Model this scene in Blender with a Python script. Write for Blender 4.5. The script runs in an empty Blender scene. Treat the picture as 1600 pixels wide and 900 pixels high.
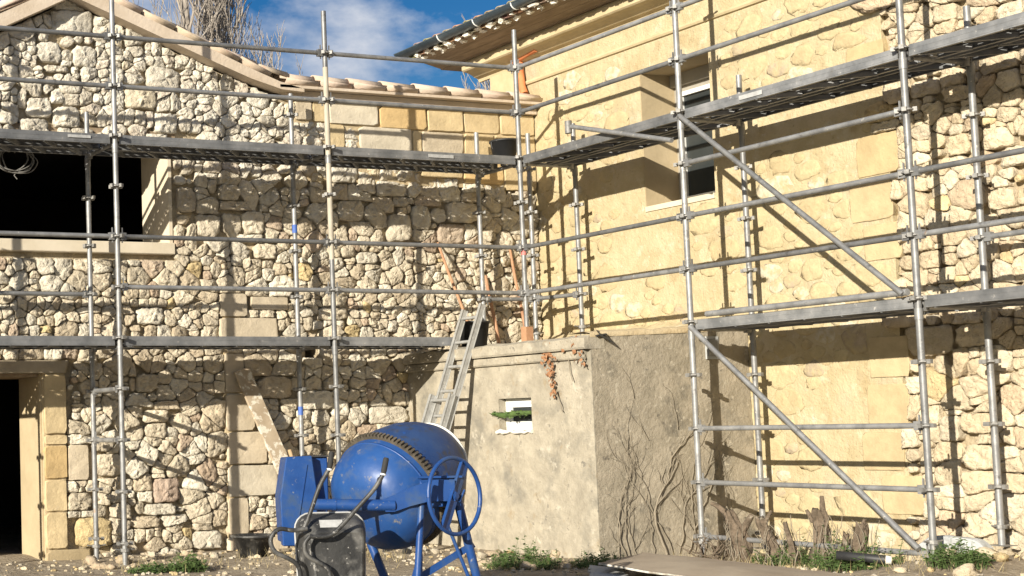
import bpy, bmesh, math, random
from mathutils import Vector, Matrix, noise
R = math.radians
S = bpy.context.scene
COL = S.collection
random.seed(7)

# ------------------------------------------------------------------ camera
cam_d = bpy.data.cameras.new('camera')
cam = bpy.data.objects.new('camera', cam_d)
COL.objects.link(cam)
cx_ = Vector((0.94102, -0.33722, -0.02068)).normalized()
cf_ = Vector((0.33714, 0.93896, 0.06961)).normalized()
cy_ = cx_.cross(cf_).normalized()
cf_ = cy_.cross(cx_).normalized()
Mx = Matrix((cx_, cy_, -cf_)).transposed().to_4x4()
Mx.translation = Vector((-10.344, -13.1156, 1.2887))
cam.matrix_world = Mx
cam_d.sensor_fit = 'HORIZONTAL'
cam_d.sensor_width = 36.0
cam_d.lens = 2270.3 / 1600 * 36
cam_d.shift_x = (800 - 66.8) / 1600
cam_d.shift_y = (517.4 - 450) / 1600
cam_d.clip_start = 0.1
cam_d.clip_end = 3000
S.camera = cam
S.cycles.max_bounces = 5; S.cycles.diffuse_bounces = 2; S.cycles.glossy_bounces = 2; S.cycles.transmission_bounces = 2

# ------------------------------------------------------------------ sky and sun
SUN_EL = 16.8
sdir = Vector((0.873 * math.cos(R(SUN_EL)), 0.487 * math.cos(R(SUN_EL)), -math.sin(R(SUN_EL))))
W = bpy.data.worlds.new('World'); S.world = W; W.use_nodes = True
nt = W.node_tree; nt.nodes.clear()
wo = nt.nodes.new('ShaderNodeOutputWorld'); bg = nt.nodes.new('ShaderNodeBackground')
sky = nt.nodes.new('ShaderNodeTexSky'); sky.sky_type = 'NISHITA'; sky.sun_disc = False
sky.sun_elevation = R(SUN_EL); sky.sun_rotation = math.atan2(-sdir.x, -sdir.y)
sky.air_density = 1.0; sky.dust_density = 0.4; sky.ozone_density = 1.6
tc = nt.nodes.new('ShaderNodeTexCoord'); mp = nt.nodes.new('ShaderNodeMapping')
mp.inputs['Scale'].default_value = (1, 1, 2.0); mp.inputs['Location'].default_value = (3.15, 1.4, 0.22)
cn = nt.nodes.new('ShaderNodeTexNoise'); cn.inputs['Scale'].default_value = 4.2
cn.inputs['Detail'].default_value = 9; cn.inputs['Roughness'].default_value = 0.55
cn.inputs['Distortion'].default_value = 0.15
cr = nt.nodes.new('ShaderNodeValToRGB'); cr.color_ramp.elements[0].position = 0.485; cr.color_ramp.elements[1].position = 0.60
cn2 = nt.nodes.new('ShaderNodeTexNoise'); cn2.inputs['Scale'].default_value = 7; cn2.inputs['Detail'].default_value = 7
cr2 = nt.nodes.new('ShaderNodeValToRGB')
cr2.color_ramp.elements[0].position = 0.35; cr2.color_ramp.elements[0].color = (2.9, 3.4, 4.5, 1)
cr2.color_ramp.elements[1].position = 0.65; cr2.color_ramp.elements[1].color = (5.7, 5.85, 6.2, 1)
mixc = nt.nodes.new('ShaderNodeMix'); mixc.data_type = 'RGBA'
L = nt.links.new
L(tc.outputs['Generated'], mp.inputs['Vector']); L(mp.outputs[0], cn.inputs['Vector']); L(mp.outputs[0], cn2.inputs['Vector'])
L(cn.outputs['Fac'], cr.inputs[0]); L(cn2.outputs['Fac'], cr2.inputs[0])
hsv = nt.nodes.new('ShaderNodeHueSaturation'); hsv.inputs['Hue'].default_value = 0.515; hsv.inputs['Saturation'].default_value = 1.6; hsv.inputs['Value'].default_value = 0.60; L(sky.outputs[0], hsv.inputs['Color'])
L(cr.outputs[0], mixc.inputs['Factor']); L(hsv.outputs[0], mixc.inputs['A']); L(cr2.outputs[0], mixc.inputs['B'])
L(mixc.outputs['Result'], bg.inputs['Color']); bg.inputs['Strength'].default_value = 0.085
L(bg.outputs[0], wo.inputs['Surface'])

sun_d = bpy.data.lights.new('sun', 'SUN'); sun_d.energy = 5.0; sun_d.angle = R(0.5); sun_d.color = (1.0, 0.93, 0.80)
sun = bpy.data.objects.new('sun', sun_d); COL.objects.link(sun)
sun.rotation_euler = sdir.to_track_quat('-Z', 'Y').to_euler(); sun.location = (-12, -8, 10)

S.view_settings.view_transform = 'Standard'; S.view_settings.look = 'None'
S.view_settings.exposure = 0.66; S.view_settings.gamma = 1.0; S.view_settings.use_curve_mapping = False

# ------------------------------------------------------------------ materials
MATS = {}
def mat(name, c1, c2=None, scale=6.0, rough=0.85, metal=0.0, bump=(), attr=False, spots=(), trans=0.0, spec=None, coat=0.0, lo=0.35, hi=0.65, stretch=None, objrand=0):
    """procedural material in world space: c1..c2 by noise, spots = [(colour, scale, threshold, softness)], bump = [(scale, distance, detail)]"""
    m = bpy.data.materials.new(name); m.use_nodes = True; t = m.node_tree; n = t.nodes; l = t.links.new
    b = n['Principled BSDF']; g = n.new('ShaderNodeNewGeometry')
    vec = g.outputs['Position']
    if stretch:
        mpn = n.new('ShaderNodeMapping'); mpn.inputs['Scale'].default_value = stretch; l(vec, mpn.inputs['Vector']); svec = mpn.outputs[0]
    else: svec = vec
    def nz(sc, det=5, ro=0.6, v=None):
        x = n.new('ShaderNodeTexNoise'); x.inputs['Scale'].default_value = sc; x.inputs['Detail'].default_value = min(det, 4)
        x.inputs['Roughness'].default_value = ro; l(v or vec, x.inputs['Vector']); return x.outputs['Fac']
    def mix(f, a, bb, mode='MIX'):
        x = n.new('ShaderNodeMix'); x.data_type = 'RGBA'; x.blend_type = mode
        for s_, val in (('Factor', f), ('A', a), ('B', bb)):
            if hasattr(val, 'is_output'): l(val, x.inputs[s_])
            elif s_ == 'Factor': x.inputs[s_].default_value = val
            else: x.inputs[s_].default_value = (*val[:3], 1)
        return x.outputs['Result']
    def rng(f, a, bb):
        x = n.new('ShaderNodeMapRange'); x.inputs['From Min'].default_value = a; x.inputs['From Max'].default_value = bb; l(f, x.inputs['Value']); return x.outputs[0]
    col = mix(rng(nz(scale, 6, 0.62, svec), lo, hi), c1, c2 or c1)
    if attr:
        a = n.new('ShaderNodeAttribute'); a.attribute_name = 'Col'
        col = mix(1.0, a.outputs['Color'], col, 'MULTIPLY')
    for (c, sc, th, so) in spots:
        col = mix(rng(nz(sc, 6, 0.65), th, th + so), col, c)
    if objrand:
        oi = n.new('ShaderNodeObjectInfo'); mr = n.new('ShaderNodeMapRange'); mr.inputs['To Min'].default_value = 1-objrand; mr.inputs['To Max'].default_value = 1+objrand*0.6
        l(oi.outputs['Random'], mr.inputs['Value']); cmb = n.new('ShaderNodeCombineColor')
        for k_ in range(3): l(mr.outputs[0], cmb.inputs[k_])
        col = mix(1.0, col, cmb.outputs[0], 'MULTIPLY')
    l(col, b.inputs['Base Color'])
    b.inputs['Roughness'].default_value = rough; b.inputs['Metallic'].default_value = metal
    if spec is not None: b.inputs['Specular IOR Level'].default_value = spec
    if trans: b.inputs['Transmission Weight'].default_value = trans
    if coat: b.inputs['Coat Weight'].default_value = coat
    prev = None
    for (sc, dist, det) in bump:
        x = n.new('ShaderNodeBump'); x.inputs['Distance'].default_value = dist; x.inputs['Strength'].default_value = 1.0
        l(nz(sc, det, 0.62), x.inputs['Height'])
        if prev: l(prev, x.inputs['Normal'])
        prev = x.outputs[0]
    if prev: l(prev, b.inputs['Normal'])
    MATS[name] = m
    return m

M_stone = mat('rough limestone', (0.86, 0.83, 0.79), (1.14, 1.13, 1.10), 11, 0.95, attr=True, bump=[(19, 0.026, 6), (80, 0.007, 3)], spots=[((0.42, 0.35, 0.25), 13, 0.65, 0.14)])
M_ashlar = mat('dressed limestone', (0.84, 0.82, 0.78), (1.06, 1.04, 1.0), 5, 0.92, attr=True, bump=[(30, 0.006, 6), (140, 0.002, 3)], spots=[((0.50, 0.42, 0.28), 7, 0.64, 0.15)])
M_mortar = mat('earth mortar', (0.34, 0.275, 0.18), (0.46, 0.38, 0.26), 8, 1.0, bump=[(18, 0.03, 6)])
M_render = mat('yellow lime render', (0.43, 0.348, 0.202), (0.52, 0.43, 0.27), 3.4, 0.95, bump=[(11, 0.022, 6), (45, 0.008, 4)], spots=[((0.54, 0.47, 0.325), 5, 0.56, 0.14), ((0.39, 0.30, 0.165), 3.2, 0.58, 0.14), ((0.36, 0.28, 0.16), 17, 0.62, 0.10), ((0.57, 0.51, 0.39), 10, 0.64, 0.08), ((0.40, 0.34, 0.235), 1.3, 0.56, 0.2)])
M_flush = mat('lime washed stone', (0.74, 0.72, 0.68), (0.98, 0.96, 0.90), 10, 0.95, attr=True, bump=[(26, 0.012, 5)], spots=[((0.455, 0.37, 0.215), 11, 0.42, 0.2)])
M_plaster = mat('pale smooth plaster', (0.58, 0.50, 0.37), (0.66, 0.58, 0.45), 3, 0.9, bump=[(14, 0.003, 4)])
M_reveal = mat('sand coloured reveal plaster', (0.42, 0.335, 0.205), (0.50, 0.40, 0.25), 3, 0.9, bump=[(20, 0.004, 4)])
M_conc = mat('stained grey cement render', (0.29, 0.255, 0.195), (0.44, 0.39, 0.30), 7, 0.95, bump=[(12, 0.012, 6), (60, 0.005, 3)],
             spots=[((0.22, 0.20, 0.16), 2.3, 0.52, 0.16), ((0.50, 0.45, 0.36), 6, 0.60, 0.12), ((0.20, 0.18, 0.145), 14, 0.61, 0.1), ((0.30, 0.235, 0.15), 4.1, 0.60, 0.14)], lo=0.3, hi=0.7)
M_concd = mat('weathered dark cement render', (0.26, 0.225, 0.165), (0.40, 0.345, 0.26), 5.0, 0.95, bump=[(24, 0.012, 6), (120, 0.003, 3)],
             spots=[((0.15, 0.135, 0.105), 2.6, 0.54, 0.16), ((0.44, 0.39, 0.30), 15, 0.58, 0.08), ((0.15, 0.13, 0.10), 11, 0.62, 0.1)], lo=0.3, hi=0.7)
M_steel = mat('galvanised steel tube', (0.20, 0.20, 0.20), (0.32, 0.32, 0.315), 7, 0.5, 0.4, bump=[(60, 0.001, 3)], spots=[((0.50, 0.47, 0.41), 22, 0.64, 0.06), ((0.13, 0.125, 0.12), 9, 0.60, 0.12), ((0.30, 0.20, 0.13), 5, 0.68, 0.08)], objrand=0.35)
M_steelc = mat('mortar splashed steel tube', (0.40, 0.355, 0.28), (0.50, 0.45, 0.36), 5, 0.8, 0.1, bump=[(50, 0.002, 3)], spots=[((0.36, 0.35, 0.33), 14, 0.60, 0.08)])
M_deck = mat('worn galvanised deck', (0.16, 0.165, 0.17), (0.31, 0.31, 0.31), 4, 0.55, 0.4, objrand=0.3, bump=[(40, 0.001, 3)], spots=[((0.58, 0.55, 0.50), 16, 0.65, 0.06), ((0.17, 0.165, 0.16), 5, 0.60, 0.15)])
M_clamp = mat('cast coupler steel', (0.19, 0.185, 0.175), (0.32, 0.31, 0.29), 20, 0.6, 0.4, bump=[(60, 0.002, 3)])
M_alu = mat('dull aluminium', (0.36, 0.355, 0.335), (0.47, 0.465, 0.44), 12, 0.5, 0.35, spots=[((0.62, 0.60, 0.54), 26, 0.62, 0.06), ((0.34, 0.32, 0.28), 18, 0.64, 0.08)])
M_tile = mat('pale clay tile', (0.48, 0.385, 0.295), (0.60, 0.50, 0.40), 4, 0.9, attr=True, bump=[(30, 0.004, 4)], spots=[((0.52, 0.27, 0.17), 5, 0.62, 0.12), ((0.36, 0.32, 0.27), 8, 0.66, 0.1)])
M_bed = mat('tile bedding mortar', (0.53, 0.43, 0.32), (0.62, 0.52, 0.41), 3, 0.95, bump=[(22, 0.006, 5)])
M_bedyellow = mat('yellow lime pointing', (0.44, 0.34, 0.20), (0.54, 0.44, 0.28), 6, 0.95, bump=[(25, 0.01, 5)])
M_zinc = mat('dark zinc gutter', (0.085, 0.115, 0.135), (0.13, 0.165, 0.185), 4, 0.42, 0.5)
M_white = mat('white painted metal', (0.74, 0.74, 0.72), (0.80, 0.80, 0.78), 5, 0.5)
M_limew = mat('white lime mortar', (0.72, 0.68, 0.58), (0.82, 0.79, 0.71), 12, 0.95, bump=[(40, 0.006, 4)])
M_soffit = mat('weathered soffit wood', (0.22, 0.16, 0.10), (0.33, 0.25, 0.165), 3, 0.9, bump=[(30, 0.004, 5)], stretch=(6, 1, 6))
M_corn = mat('ochre stone cornice', (0.45, 0.36, 0.21), (0.54, 0.44, 0.27), 4, 0.9, bump=[(25, 0.004, 5)], spots=[((0.42, 0.32, 0.18), 6, 0.62, 0.12)])
M_terra = mat('orange terracotta', (0.55, 0.17, 0.06), (0.66, 0.25, 0.10), 9, 0.8, bump=[(30, 0.003, 4)])
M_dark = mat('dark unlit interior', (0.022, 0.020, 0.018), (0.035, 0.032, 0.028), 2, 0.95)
M_pvc = mat('white window frame', (0.74, 0.74, 0.71), (0.80, 0.80, 0.77), 5, 0.4)
M_grey = mat('beige grey window frame', (0.30, 0.275, 0.225), (0.36, 0.33, 0.275), 5, 0.5)
M_glass = mat('dark window glass', (0.03, 0.035, 0.035), (0.04, 0.045, 0.045), 2, 0.12, spec=0.22)
M_blue = mat('worn blue enamel', (0.010, 0.050, 0.19), (0.016, 0.068, 0.24), 5, 0.40, bump=[(7, 0.003, 3)], spots=[((0.19, 0.20, 0.22), 30, 0.65, 0.06), ((0.05, 0.08, 0.13), 5, 0.52, 0.22), ((0.16, 0.10, 0.06), 21, 0.71, 0.04)])
M_bluedrum = mat('dusty blue drum enamel', (0.013, 0.060, 0.21), (0.022, 0.080, 0.25), 4, 0.42, bump=[(5, 0.006, 3)], spots=[((0.075, 0.105, 0.165), 6, 0.48, 0.25), ((0.20, 0.19, 0.17), 13, 0.63, 0.09), ((0.15, 0.095, 0.06), 24, 0.70, 0.05), ((0.30, 0.33, 0.38), 45, 0.72, 0.04)])
M_mouth = mat('cement caked blue drum', (0.012, 0.045, 0.15), (0.03, 0.065, 0.16), 5, 0.5, bump=[(12, 0.005, 4)], spots=[((0.10, 0.11, 0.12), 6, 0.60, 0.15), ((0.04, 0.045, 0.06), 9, 0.55, 0.12)])
M_gear = mat('greasy cast gear', (0.06, 0.05, 0.036), (0.14, 0.115, 0.08), 12, 0.7, 0.2, bump=[(50, 0.004, 3)])
M_black = mat('black plastic', (0.018, 0.018, 0.019), (0.03, 0.03, 0.03), 8, 0.55, spots=[((0.16, 0.15, 0.14), 20, 0.66, 0.08)])
M_splash = mat('cement splashed black metal', (0.018, 0.018, 0.018), (0.045, 0.044, 0.042), 7, 0.5, bump=[(40, 0.003, 4)], spots=[((0.13, 0.125, 0.115), 5, 0.50, 0.16), ((0.30, 0.285, 0.26), 14, 0.62, 0.10), ((0.50, 0.48, 0.44), 34, 0.67, 0.05)], stretch=(1, 1, 0.4))
M_rubber = mat('rubber', (0.02, 0.02, 0.02), (0.035, 0.033, 0.03), 8, 0.8)
M_label = mat('pale sticker', (0.34, 0.34, 0.33), (0.46, 0.46, 0.45), 18, 0.6)
M_red = mat('faded red tape', (0.55, 0.13, 0.12), (0.62, 0.22, 0.2), 20, 0.7)
M_bluep = mat('blue paint band', (0.05, 0.11, 0.38), (0.08, 0.16, 0.45), 20, 0.6)
M_wood = mat('raw timber', (0.40, 0.27, 0.15), (0.52, 0.37, 0.22), 5, 0.85, bump=[(40, 0.002, 4)], stretch=(8, 8, 1))
M_oldwood = mat('plaster splashed board', (0.36, 0.28, 0.19), (0.46, 0.37, 0.26), 5, 0.9, bump=[(40, 0.002, 4)], spots=[((0.66, 0.61, 0.50), 12, 0.52, 0.06)])
M_handle = mat('reddish tool handle', (0.34, 0.17, 0.09), (0.44, 0.25, 0.14), 10, 0.7)
M_bark = mat('dead bark', (0.10, 0.075, 0.05), (0.20, 0.15, 0.105), 14, 1.0, bump=[(26, 0.03, 6)], spots=[((0.30, 0.26, 0.20), 9, 0.6, 0.1)])
M_twig = mat('bare twig bark', (0.31, 0.265, 0.22), (0.44, 0.39, 0.335), 3, 1.0)
M_ivy = mat('dead ivy stem', (0.21, 0.178, 0.13), (0.30, 0.255, 0.19), 12, 1.0)
M_dryleaf = mat('dry brown leaf', (0.26, 0.12, 0.055), (0.38, 0.20, 0.10), 30, 0.9)
M_leaf = mat('green weed leaf', (0.055, 0.10, 0.022), (0.10, 0.155, 0.04), 14, 0.75)
M_straw = mat('dry grass', (0.34, 0.27, 0.13), (0.45, 0.37, 0.20), 14, 0.9)
M_board = mat('dusty plasterboard paper', (0.32, 0.255, 0.185), (0.40, 0.33, 0.245), 2.2, 0.95, bump=[(5, 0.01, 3)], spots=[((0.60, 0.56, 0.49), 26, 0.69, 0.05)])
M_gyps = mat('broken gypsum', (0.36, 0.32, 0.26), (0.74, 0.71, 0.65), 9, 0.95, bump=[(40, 0.008, 4)])
M_ground = mat('stony dry earth', (0.24, 0.19, 0.13), (0.35, 0.29, 0.205), 2.4, 1.0, bump=[(7, 0.05, 6), (45, 0.012, 5)], spots=[((0.56, 0.49, 0.38), 26, 0.60, 0.06), ((0.20, 0.155, 0.10), 4, 0.62, 0.12)])
M_bluestone = mat('blue grey stone', (0.36, 0.37, 0.37), (0.46, 0.47, 0.46), 6, 0.9, bump=[(25, 0.01, 5)])
M_cable = mat('pale cable sheath', (0.12, 0.115, 0.105), (0.18, 0.17, 0.155), 8, 0.6)

# ------------------------------------------------------------------ mesh helpers
def V(*a): return Vector(a)
class MB:
    def __init__(s): s.v = []; s.f = []; s.sm = []
    def add(s, vs, fs, smooth=False):
        o = len(s.v); s.v += [tuple(p) for p in vs]
        for f in fs: s.f.append([i + o for i in f]); s.sm.append(smooth)
    def box(s, x0, x1, y0, y1, z0, z1):
        s.add([(x0,y0,z0),(x1,y0,z0),(x1,y1,z0),(x0,y1,z0),(x0,y0,z1),(x1,y0,z1),(x1,y1,z1),(x0,y1,z1)],
              [(0,3,2,1),(4,5,6,7),(0,1,5,4),(1,2,6,5),(2,3,7,6),(3,0,4,7)])
        return s
    def obox(s, c, ax, ay, az):          # centre and three half-axis vectors
        c = Vector(c); ax, ay, az = Vector(ax), Vector(ay), Vector(az); q = []
        for k in (-1, 1):
            for (i, j) in ((-1,-1),(1,-1),(1,1),(-1,1)): q.append(c + ax*i + ay*j + az*k)
        s.add(q, [(0,3,2,1),(4,5,6,7),(0,1,5,4),(1,2,6,5),(2,3,7,6),(3,0,4,7)])
        return s
    def prism(s, poly, fn, d0, d1):      # poly of (u, v); fn(u, v, d) -> point
        n = len(poly); a = [fn(u, v, d0) for u, v in poly]; b = [fn(u, v, d1) for u, v in poly]
        s.add(a + b, [tuple(range(n))[::-1], tuple(range(n, 2*n))] + [(i, (i+1) % n, n + (i+1) % n, n + i) for i in range(n)])
        return s
    def tube(s, p0, p1, r0, r1=None, n=10, caps=True):
        return s.path([p0, p1], [r0, r0 if r1 is None else r1], n, caps)
    def path(s, pts, rad, n=8, caps=True):
        pts = [Vector(p) for p in pts]
        if not isinstance(rad, (list, tuple)): rad = [rad] * len(pts)
        t = (pts[1] - pts[0]).normalized()
        x = t.orthogonal().normalized(); vs = []; o = len(s.v)
        for i, p in enumerate(pts):
            tt = (pts[min(i+1, len(pts)-1)] - pts[max(i-1, 0)])
            if tt.length > 1e-9: tt.normalize()
            else: tt = t
            x = (x - tt * x.dot(tt)); x = x.normalized() if x.length > 1e-6 else tt.orthogonal().normalized()
            y = tt.cross(x)
            for k in range(n):
                a = 2*math.pi*k/n; vs.append(p + (x*math.cos(a) + y*math.sin(a)) * rad[i])
        fs = []
        for i in range(len(pts)-1):
            for k in range(n): fs.append((i*n+k, i*n+(k+1) % n, (i+1)*n+(k+1) % n, (i+1)*n+k))
        s.add(vs, fs, True)
        if caps:
            s.add(vs[:n], [tuple(range(n))[::-1]]); s.add(vs[-n:], [tuple(range(n))])
        return s
    def lathe(s, c, axis, prof, n=24, smooth=True, a0=0, a1=2*math.pi):
        c = Vector(c); axis = Vector(axis).normalized(); x = axis.orthogonal().normalized(); y = axis.cross(x); vs = []
        full = abs(a1 - a0 - 2*math.pi) < 1e-6; m = n if full else n + 1
        for (h, r) in prof:
            for k in range(m):
                a = a0 + (a1-a0)*k/n; vs.append(c + axis*h + (x*math.cos(a) + y*math.sin(a))*r)
        fs = []
        for i in range(len(prof)-1):
            for k in range(n): fs.append((i*m+k, i*m+(k+1) % m, (i+1)*m+(k+1) % m, (i+1)*m+k))
        s.add(vs, fs, smooth); return s
    def mesh(s, name, col=None):
        me = bpy.data.meshes.new(name); me.from_pydata(s.v, [], s.f)
        me.polygons.foreach_set('use_smooth', s.sm)
        if col is not None:
            a = me.color_attributes.new('Col', 'FLOAT_COLOR', 'POINT')
            if isinstance(col[0], (int, float)): col = [col] * len(s.v)
            a.data.foreach_set('color', [c for k in col for c in (k[0], k[1], k[2], 1.0)])
        me.update(); return me
    def build(s, name, m, parent=None, loc=None, col=None):
        me = s.mesh(name, col); me.materials.append(m); return link(name, me, parent, loc)
def link(name, me, parent=None, loc=None):
    o = bpy.data.objects.new(name, me); COL.objects.link(o)
    if parent: o.parent = parent
    if loc is not None: o.location = loc
    return o
def tag(o, label=None, cat=None, group=None, kind=None):
    if label: o['label'] = label
    if cat: o['category'] = cat
    if group: o['group'] = group
    if kind: o['kind'] = kind
    return o
def thing(name, label, cat, loc=(0, 0, 0), rz=0, group=None):
    o = bpy.data.objects.new(name, None); COL.objects.link(o); o.empty_display_size = 0.2
    o.location = loc; o.rotation_euler = (0, 0, rz); return tag(o, label, cat, group)
def bevel_mesh(me, off, seg=1):
    b = bmesh.new(); b.from_mesh(me); bmesh.ops.bevel(b, geom=b.edges[:], offset=off, segments=seg, affect='EDGES', profile=0.6); b.to_mesh(me); b.free()
def N(p, s): return noise.noise(Vector(p) * s)

# ------------------------------------------------------------------ rubble packing
def clip(poly, nx, ny, d):              # keep nx*x + ny*y <= d
    out = []
    for i in range(len(poly)):
        a, b = poly[i], poly[(i+1) % len(poly)]
        da = nx*a[0] + ny*a[1] - d; db = nx*b[0] + ny*b[1] - d
        if da <= 0: out.append(a)
        if (da < 0 < db) or (db < 0 < da):
            t = da/(da-db); out.append((a[0] + t*(b[0]-a[0]), a[1] + t*(b[1]-a[1])))
    return out
def pack(rng, box, inside, sizes, asp=1.35, rects=(), lines=(), limit=2.4):
    """dart throwing from large to small, then a power diagram: returns polygons (u, v)"""
    u0, u1, v0, v1 = box; pts = []; cell = 0.45; grid = {}
    def key(x, y): return (int(math.floor(x/cell)), int(math.floor(y/cell)))
    for (r0, r1, tries, pad) in sizes:
        for _ in range(tries):
            u = rng.uniform(u0, u1); v = rng.uniform(v0, v1); r = rng.uniform(r0, r1)
            if not inside(u, v): continue
            if any(a - r*0.35*asp < u < b + r*0.35*asp and c - r*0.35 < v < d + r*0.35 for (a, b, c, d) in rects): continue
            x = u/asp; k = key(x, v); ok = True
            for i in (-1, 0, 1):
                for j in (-1, 0, 1):
                    for (qx, qv, qr) in grid.get((k[0]+i, k[1]+j), ()):
                        if (qx-x)**2 + (qv-v)**2 < (pad*(qr+r))**2: ok = False; break
                    if not ok: break
                if not ok: break
            if ok: grid.setdefault(k, []).append((x, v, r)); pts.append((x, v, r))
    cells = []
    for (x, v, r) in pts:
        rot = rng.uniform(0, 1)
        poly = [(x + limit*r*math.cos((k+rot)*math.pi/4), v + limit*r*math.sin((k+rot)*math.pi/4)) for k in range(8)]
        k = key(x, v)
        for i in (-2, -1, 0, 1, 2):
            for j in (-2, -1, 0, 1, 2):
                for (qx, qv, qr) in grid.get((k[0]+i, k[1]+j), ()):
                    dx, dy = qx-x, qv-v; dd = dx*dx + dy*dy
                    if dd < 1e-9 or dd > (2.2*(r+qr))**2: continue
                    # power distance
                    dlim = (qx*qx + qv*qv - x*x - v*v + 0.75*(r*r - qr*qr))/2
                    poly = clip(poly, dx, dy, dlim)
                    if len(poly) < 3: break
        poly = [(p[0]*asp, p[1]) for p in poly]
        u = x*asp
        for (a, b, c, d) in rects:
            if b < u-0.7 or a > u+0.7 or d < v-0.6 or c > v+0.6: continue
            opts = [(a-u, (1, 0, a)), (u-b, (-1, 0, -b)), (c-v, (0, 1, c)), (v-d, (0, -1, -d))]
            poly = clip(poly, *max(opts)[1])
            if len(poly) < 3: break
        for (nx, ny, d) in lines:
            if len(poly) >= 3: poly = clip(poly, nx, ny, d)
        if len(poly) >= 3:
            ar = abs(sum(poly[i][0]*poly[(i+1) % len(poly)][1] - poly[(i+1) % len(poly)][0]*poly[i][1] for i in range(len(poly))))/2
            if ar > 0.0012: cells.append((ar, poly))
    return cells
def warp(p, amp=0.035, sc=2.6, ph=0.0):
    u, v = p
    return (u + amp*N((u, v, 1.3+ph), sc) + amp*0.45*N((u, v, 4.1+ph), sc*2.7), v + amp*N((u, v, 7.7+ph), sc) + amp*0.45*N((u, v, 9.9+ph), sc*2.7))
def courses(rng, box, inside, rects=(), hs=((0.06, 0.09, 3), (0.09, 0.135, 4), (0.14, 0.20, 3)), ww=(0.8, 2.5), ph=0.0, lines=()):
    """rough courses of uneven stones: jittered seeds, power diagram, warped outlines"""
    u0, u1, v0, v1 = box; pts = []; cell = 0.5; grid = {}
    pool = [h for h in hs for _ in range(h[2])]
    def key(x, y): return (int(math.floor(x/cell)), int(math.floor(y/cell)))
    def put(u, v, w, h):
        u += rng.uniform(-.12, .12)*w; v += rng.uniform(-.20, .20)*h
        if not inside(u, v): return
        if any(a - w*0.15 < u < b + w*0.15 and c - h*0.15 < v < d + h*0.15 for (a, b, c, d) in rects): return
        t = (u, v, w, h, 0.25*w*h*rng.uniform(.7, 1.3)); pts.append(t); grid.setdefault(key(u, v), []).append(t)
    v = v0
    while v < v1:
        u = u0 - rng.uniform(0, .2); hc = rng.uniform(*rng.choice(pool)[:2])
        while u < u1:
            wv = v + 0.07*N((u, v0, ph), 0.8) + 0.03*N((u, v, ph), 2.3)
            h = hc*rng.uniform(.85, 1.15); w = h*rng.uniform(*ww); t = rng.random()
            if h > 0.12 and t < 0.22:                       # two thin stones on top of each other
                f = rng.uniform(.35, .65); put(u+w/2, wv+h*f/2, w, h*f); put(u+w/2, wv+h*(1+f)/2, w, h*(1-f))
            elif h > 0.10 and t < 0.42:                     # a stone with small pinnings beside it
                put(u+w/2, wv+h/2, w, h); g_ = h*rng.uniform(.3, .5); k = rng.choice((2, 2, 3))
                for j in range(k): put(u+w+g_/2, wv+h*(j+.5)/k, g_, h/k)
                w += g_
            else: put(u+w/2, wv+h/2, w, h)
            u += w
        v += hc
    cells = []
    for (x, y, w, h, wt) in pts:
        a, b = w*1.05, h*1.15; c = 0.5
        poly = [(x-a*c, y-b), (x+a*c, y-b), (x+a, y-b*c), (x+a, y+b*c), (x+a*c, y+b), (x-a*c, y+b), (x-a, y+b*c), (x-a, y-b*c)]
        k = key(x, y)
        for i in (-1, 0, 1):
            for j in (-1, 0, 1):
                for (qx, qy, qw, qh, qt) in grid.get((k[0]+i, k[1]+j), ()):
                    dx, dy = qx-x, qy-y; dd = dx*dx + dy*dy
                    if dd < 1e-9 or dd > 0.36 or len(poly) < 3: continue
                    poly = clip(poly, dx, dy, (qx*qx + qy*qy - x*x - y*y + 0.6*(wt - qt))/2)
        if len(poly) < 3: continue
        poly = [warp(p, 0.034, 3.4, ph) for p in resample(poly, 24)]
        for (ra, rb, rc, rd) in rects:
            if rb < x-0.6 or ra > x+0.6 or rd < y-0.5 or rc > y+0.5: continue
            opts = [(ra-x, (1, 0, ra-.004)), (x-rb, (-1, 0, -rb-.004)), (rc-y, (0, 1, rc-.004)), (y-rd, (0, -1, -rd-.004))]
            poly = clip(poly, *max(opts)[1])
            if len(poly) < 3: break
        for ln in lines:
            if len(poly) >= 3: poly = clip(poly, *ln)
        if len(poly) >= 3:
            ar = abs(sum(poly[i][0]*poly[(i+1) % len(poly)][1] - poly[(i+1) % len(poly)][0]*poly[i][1] for i in range(len(poly))))/2
            if ar > 0.0010: cells.append((ar, poly))
    return cells
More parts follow.
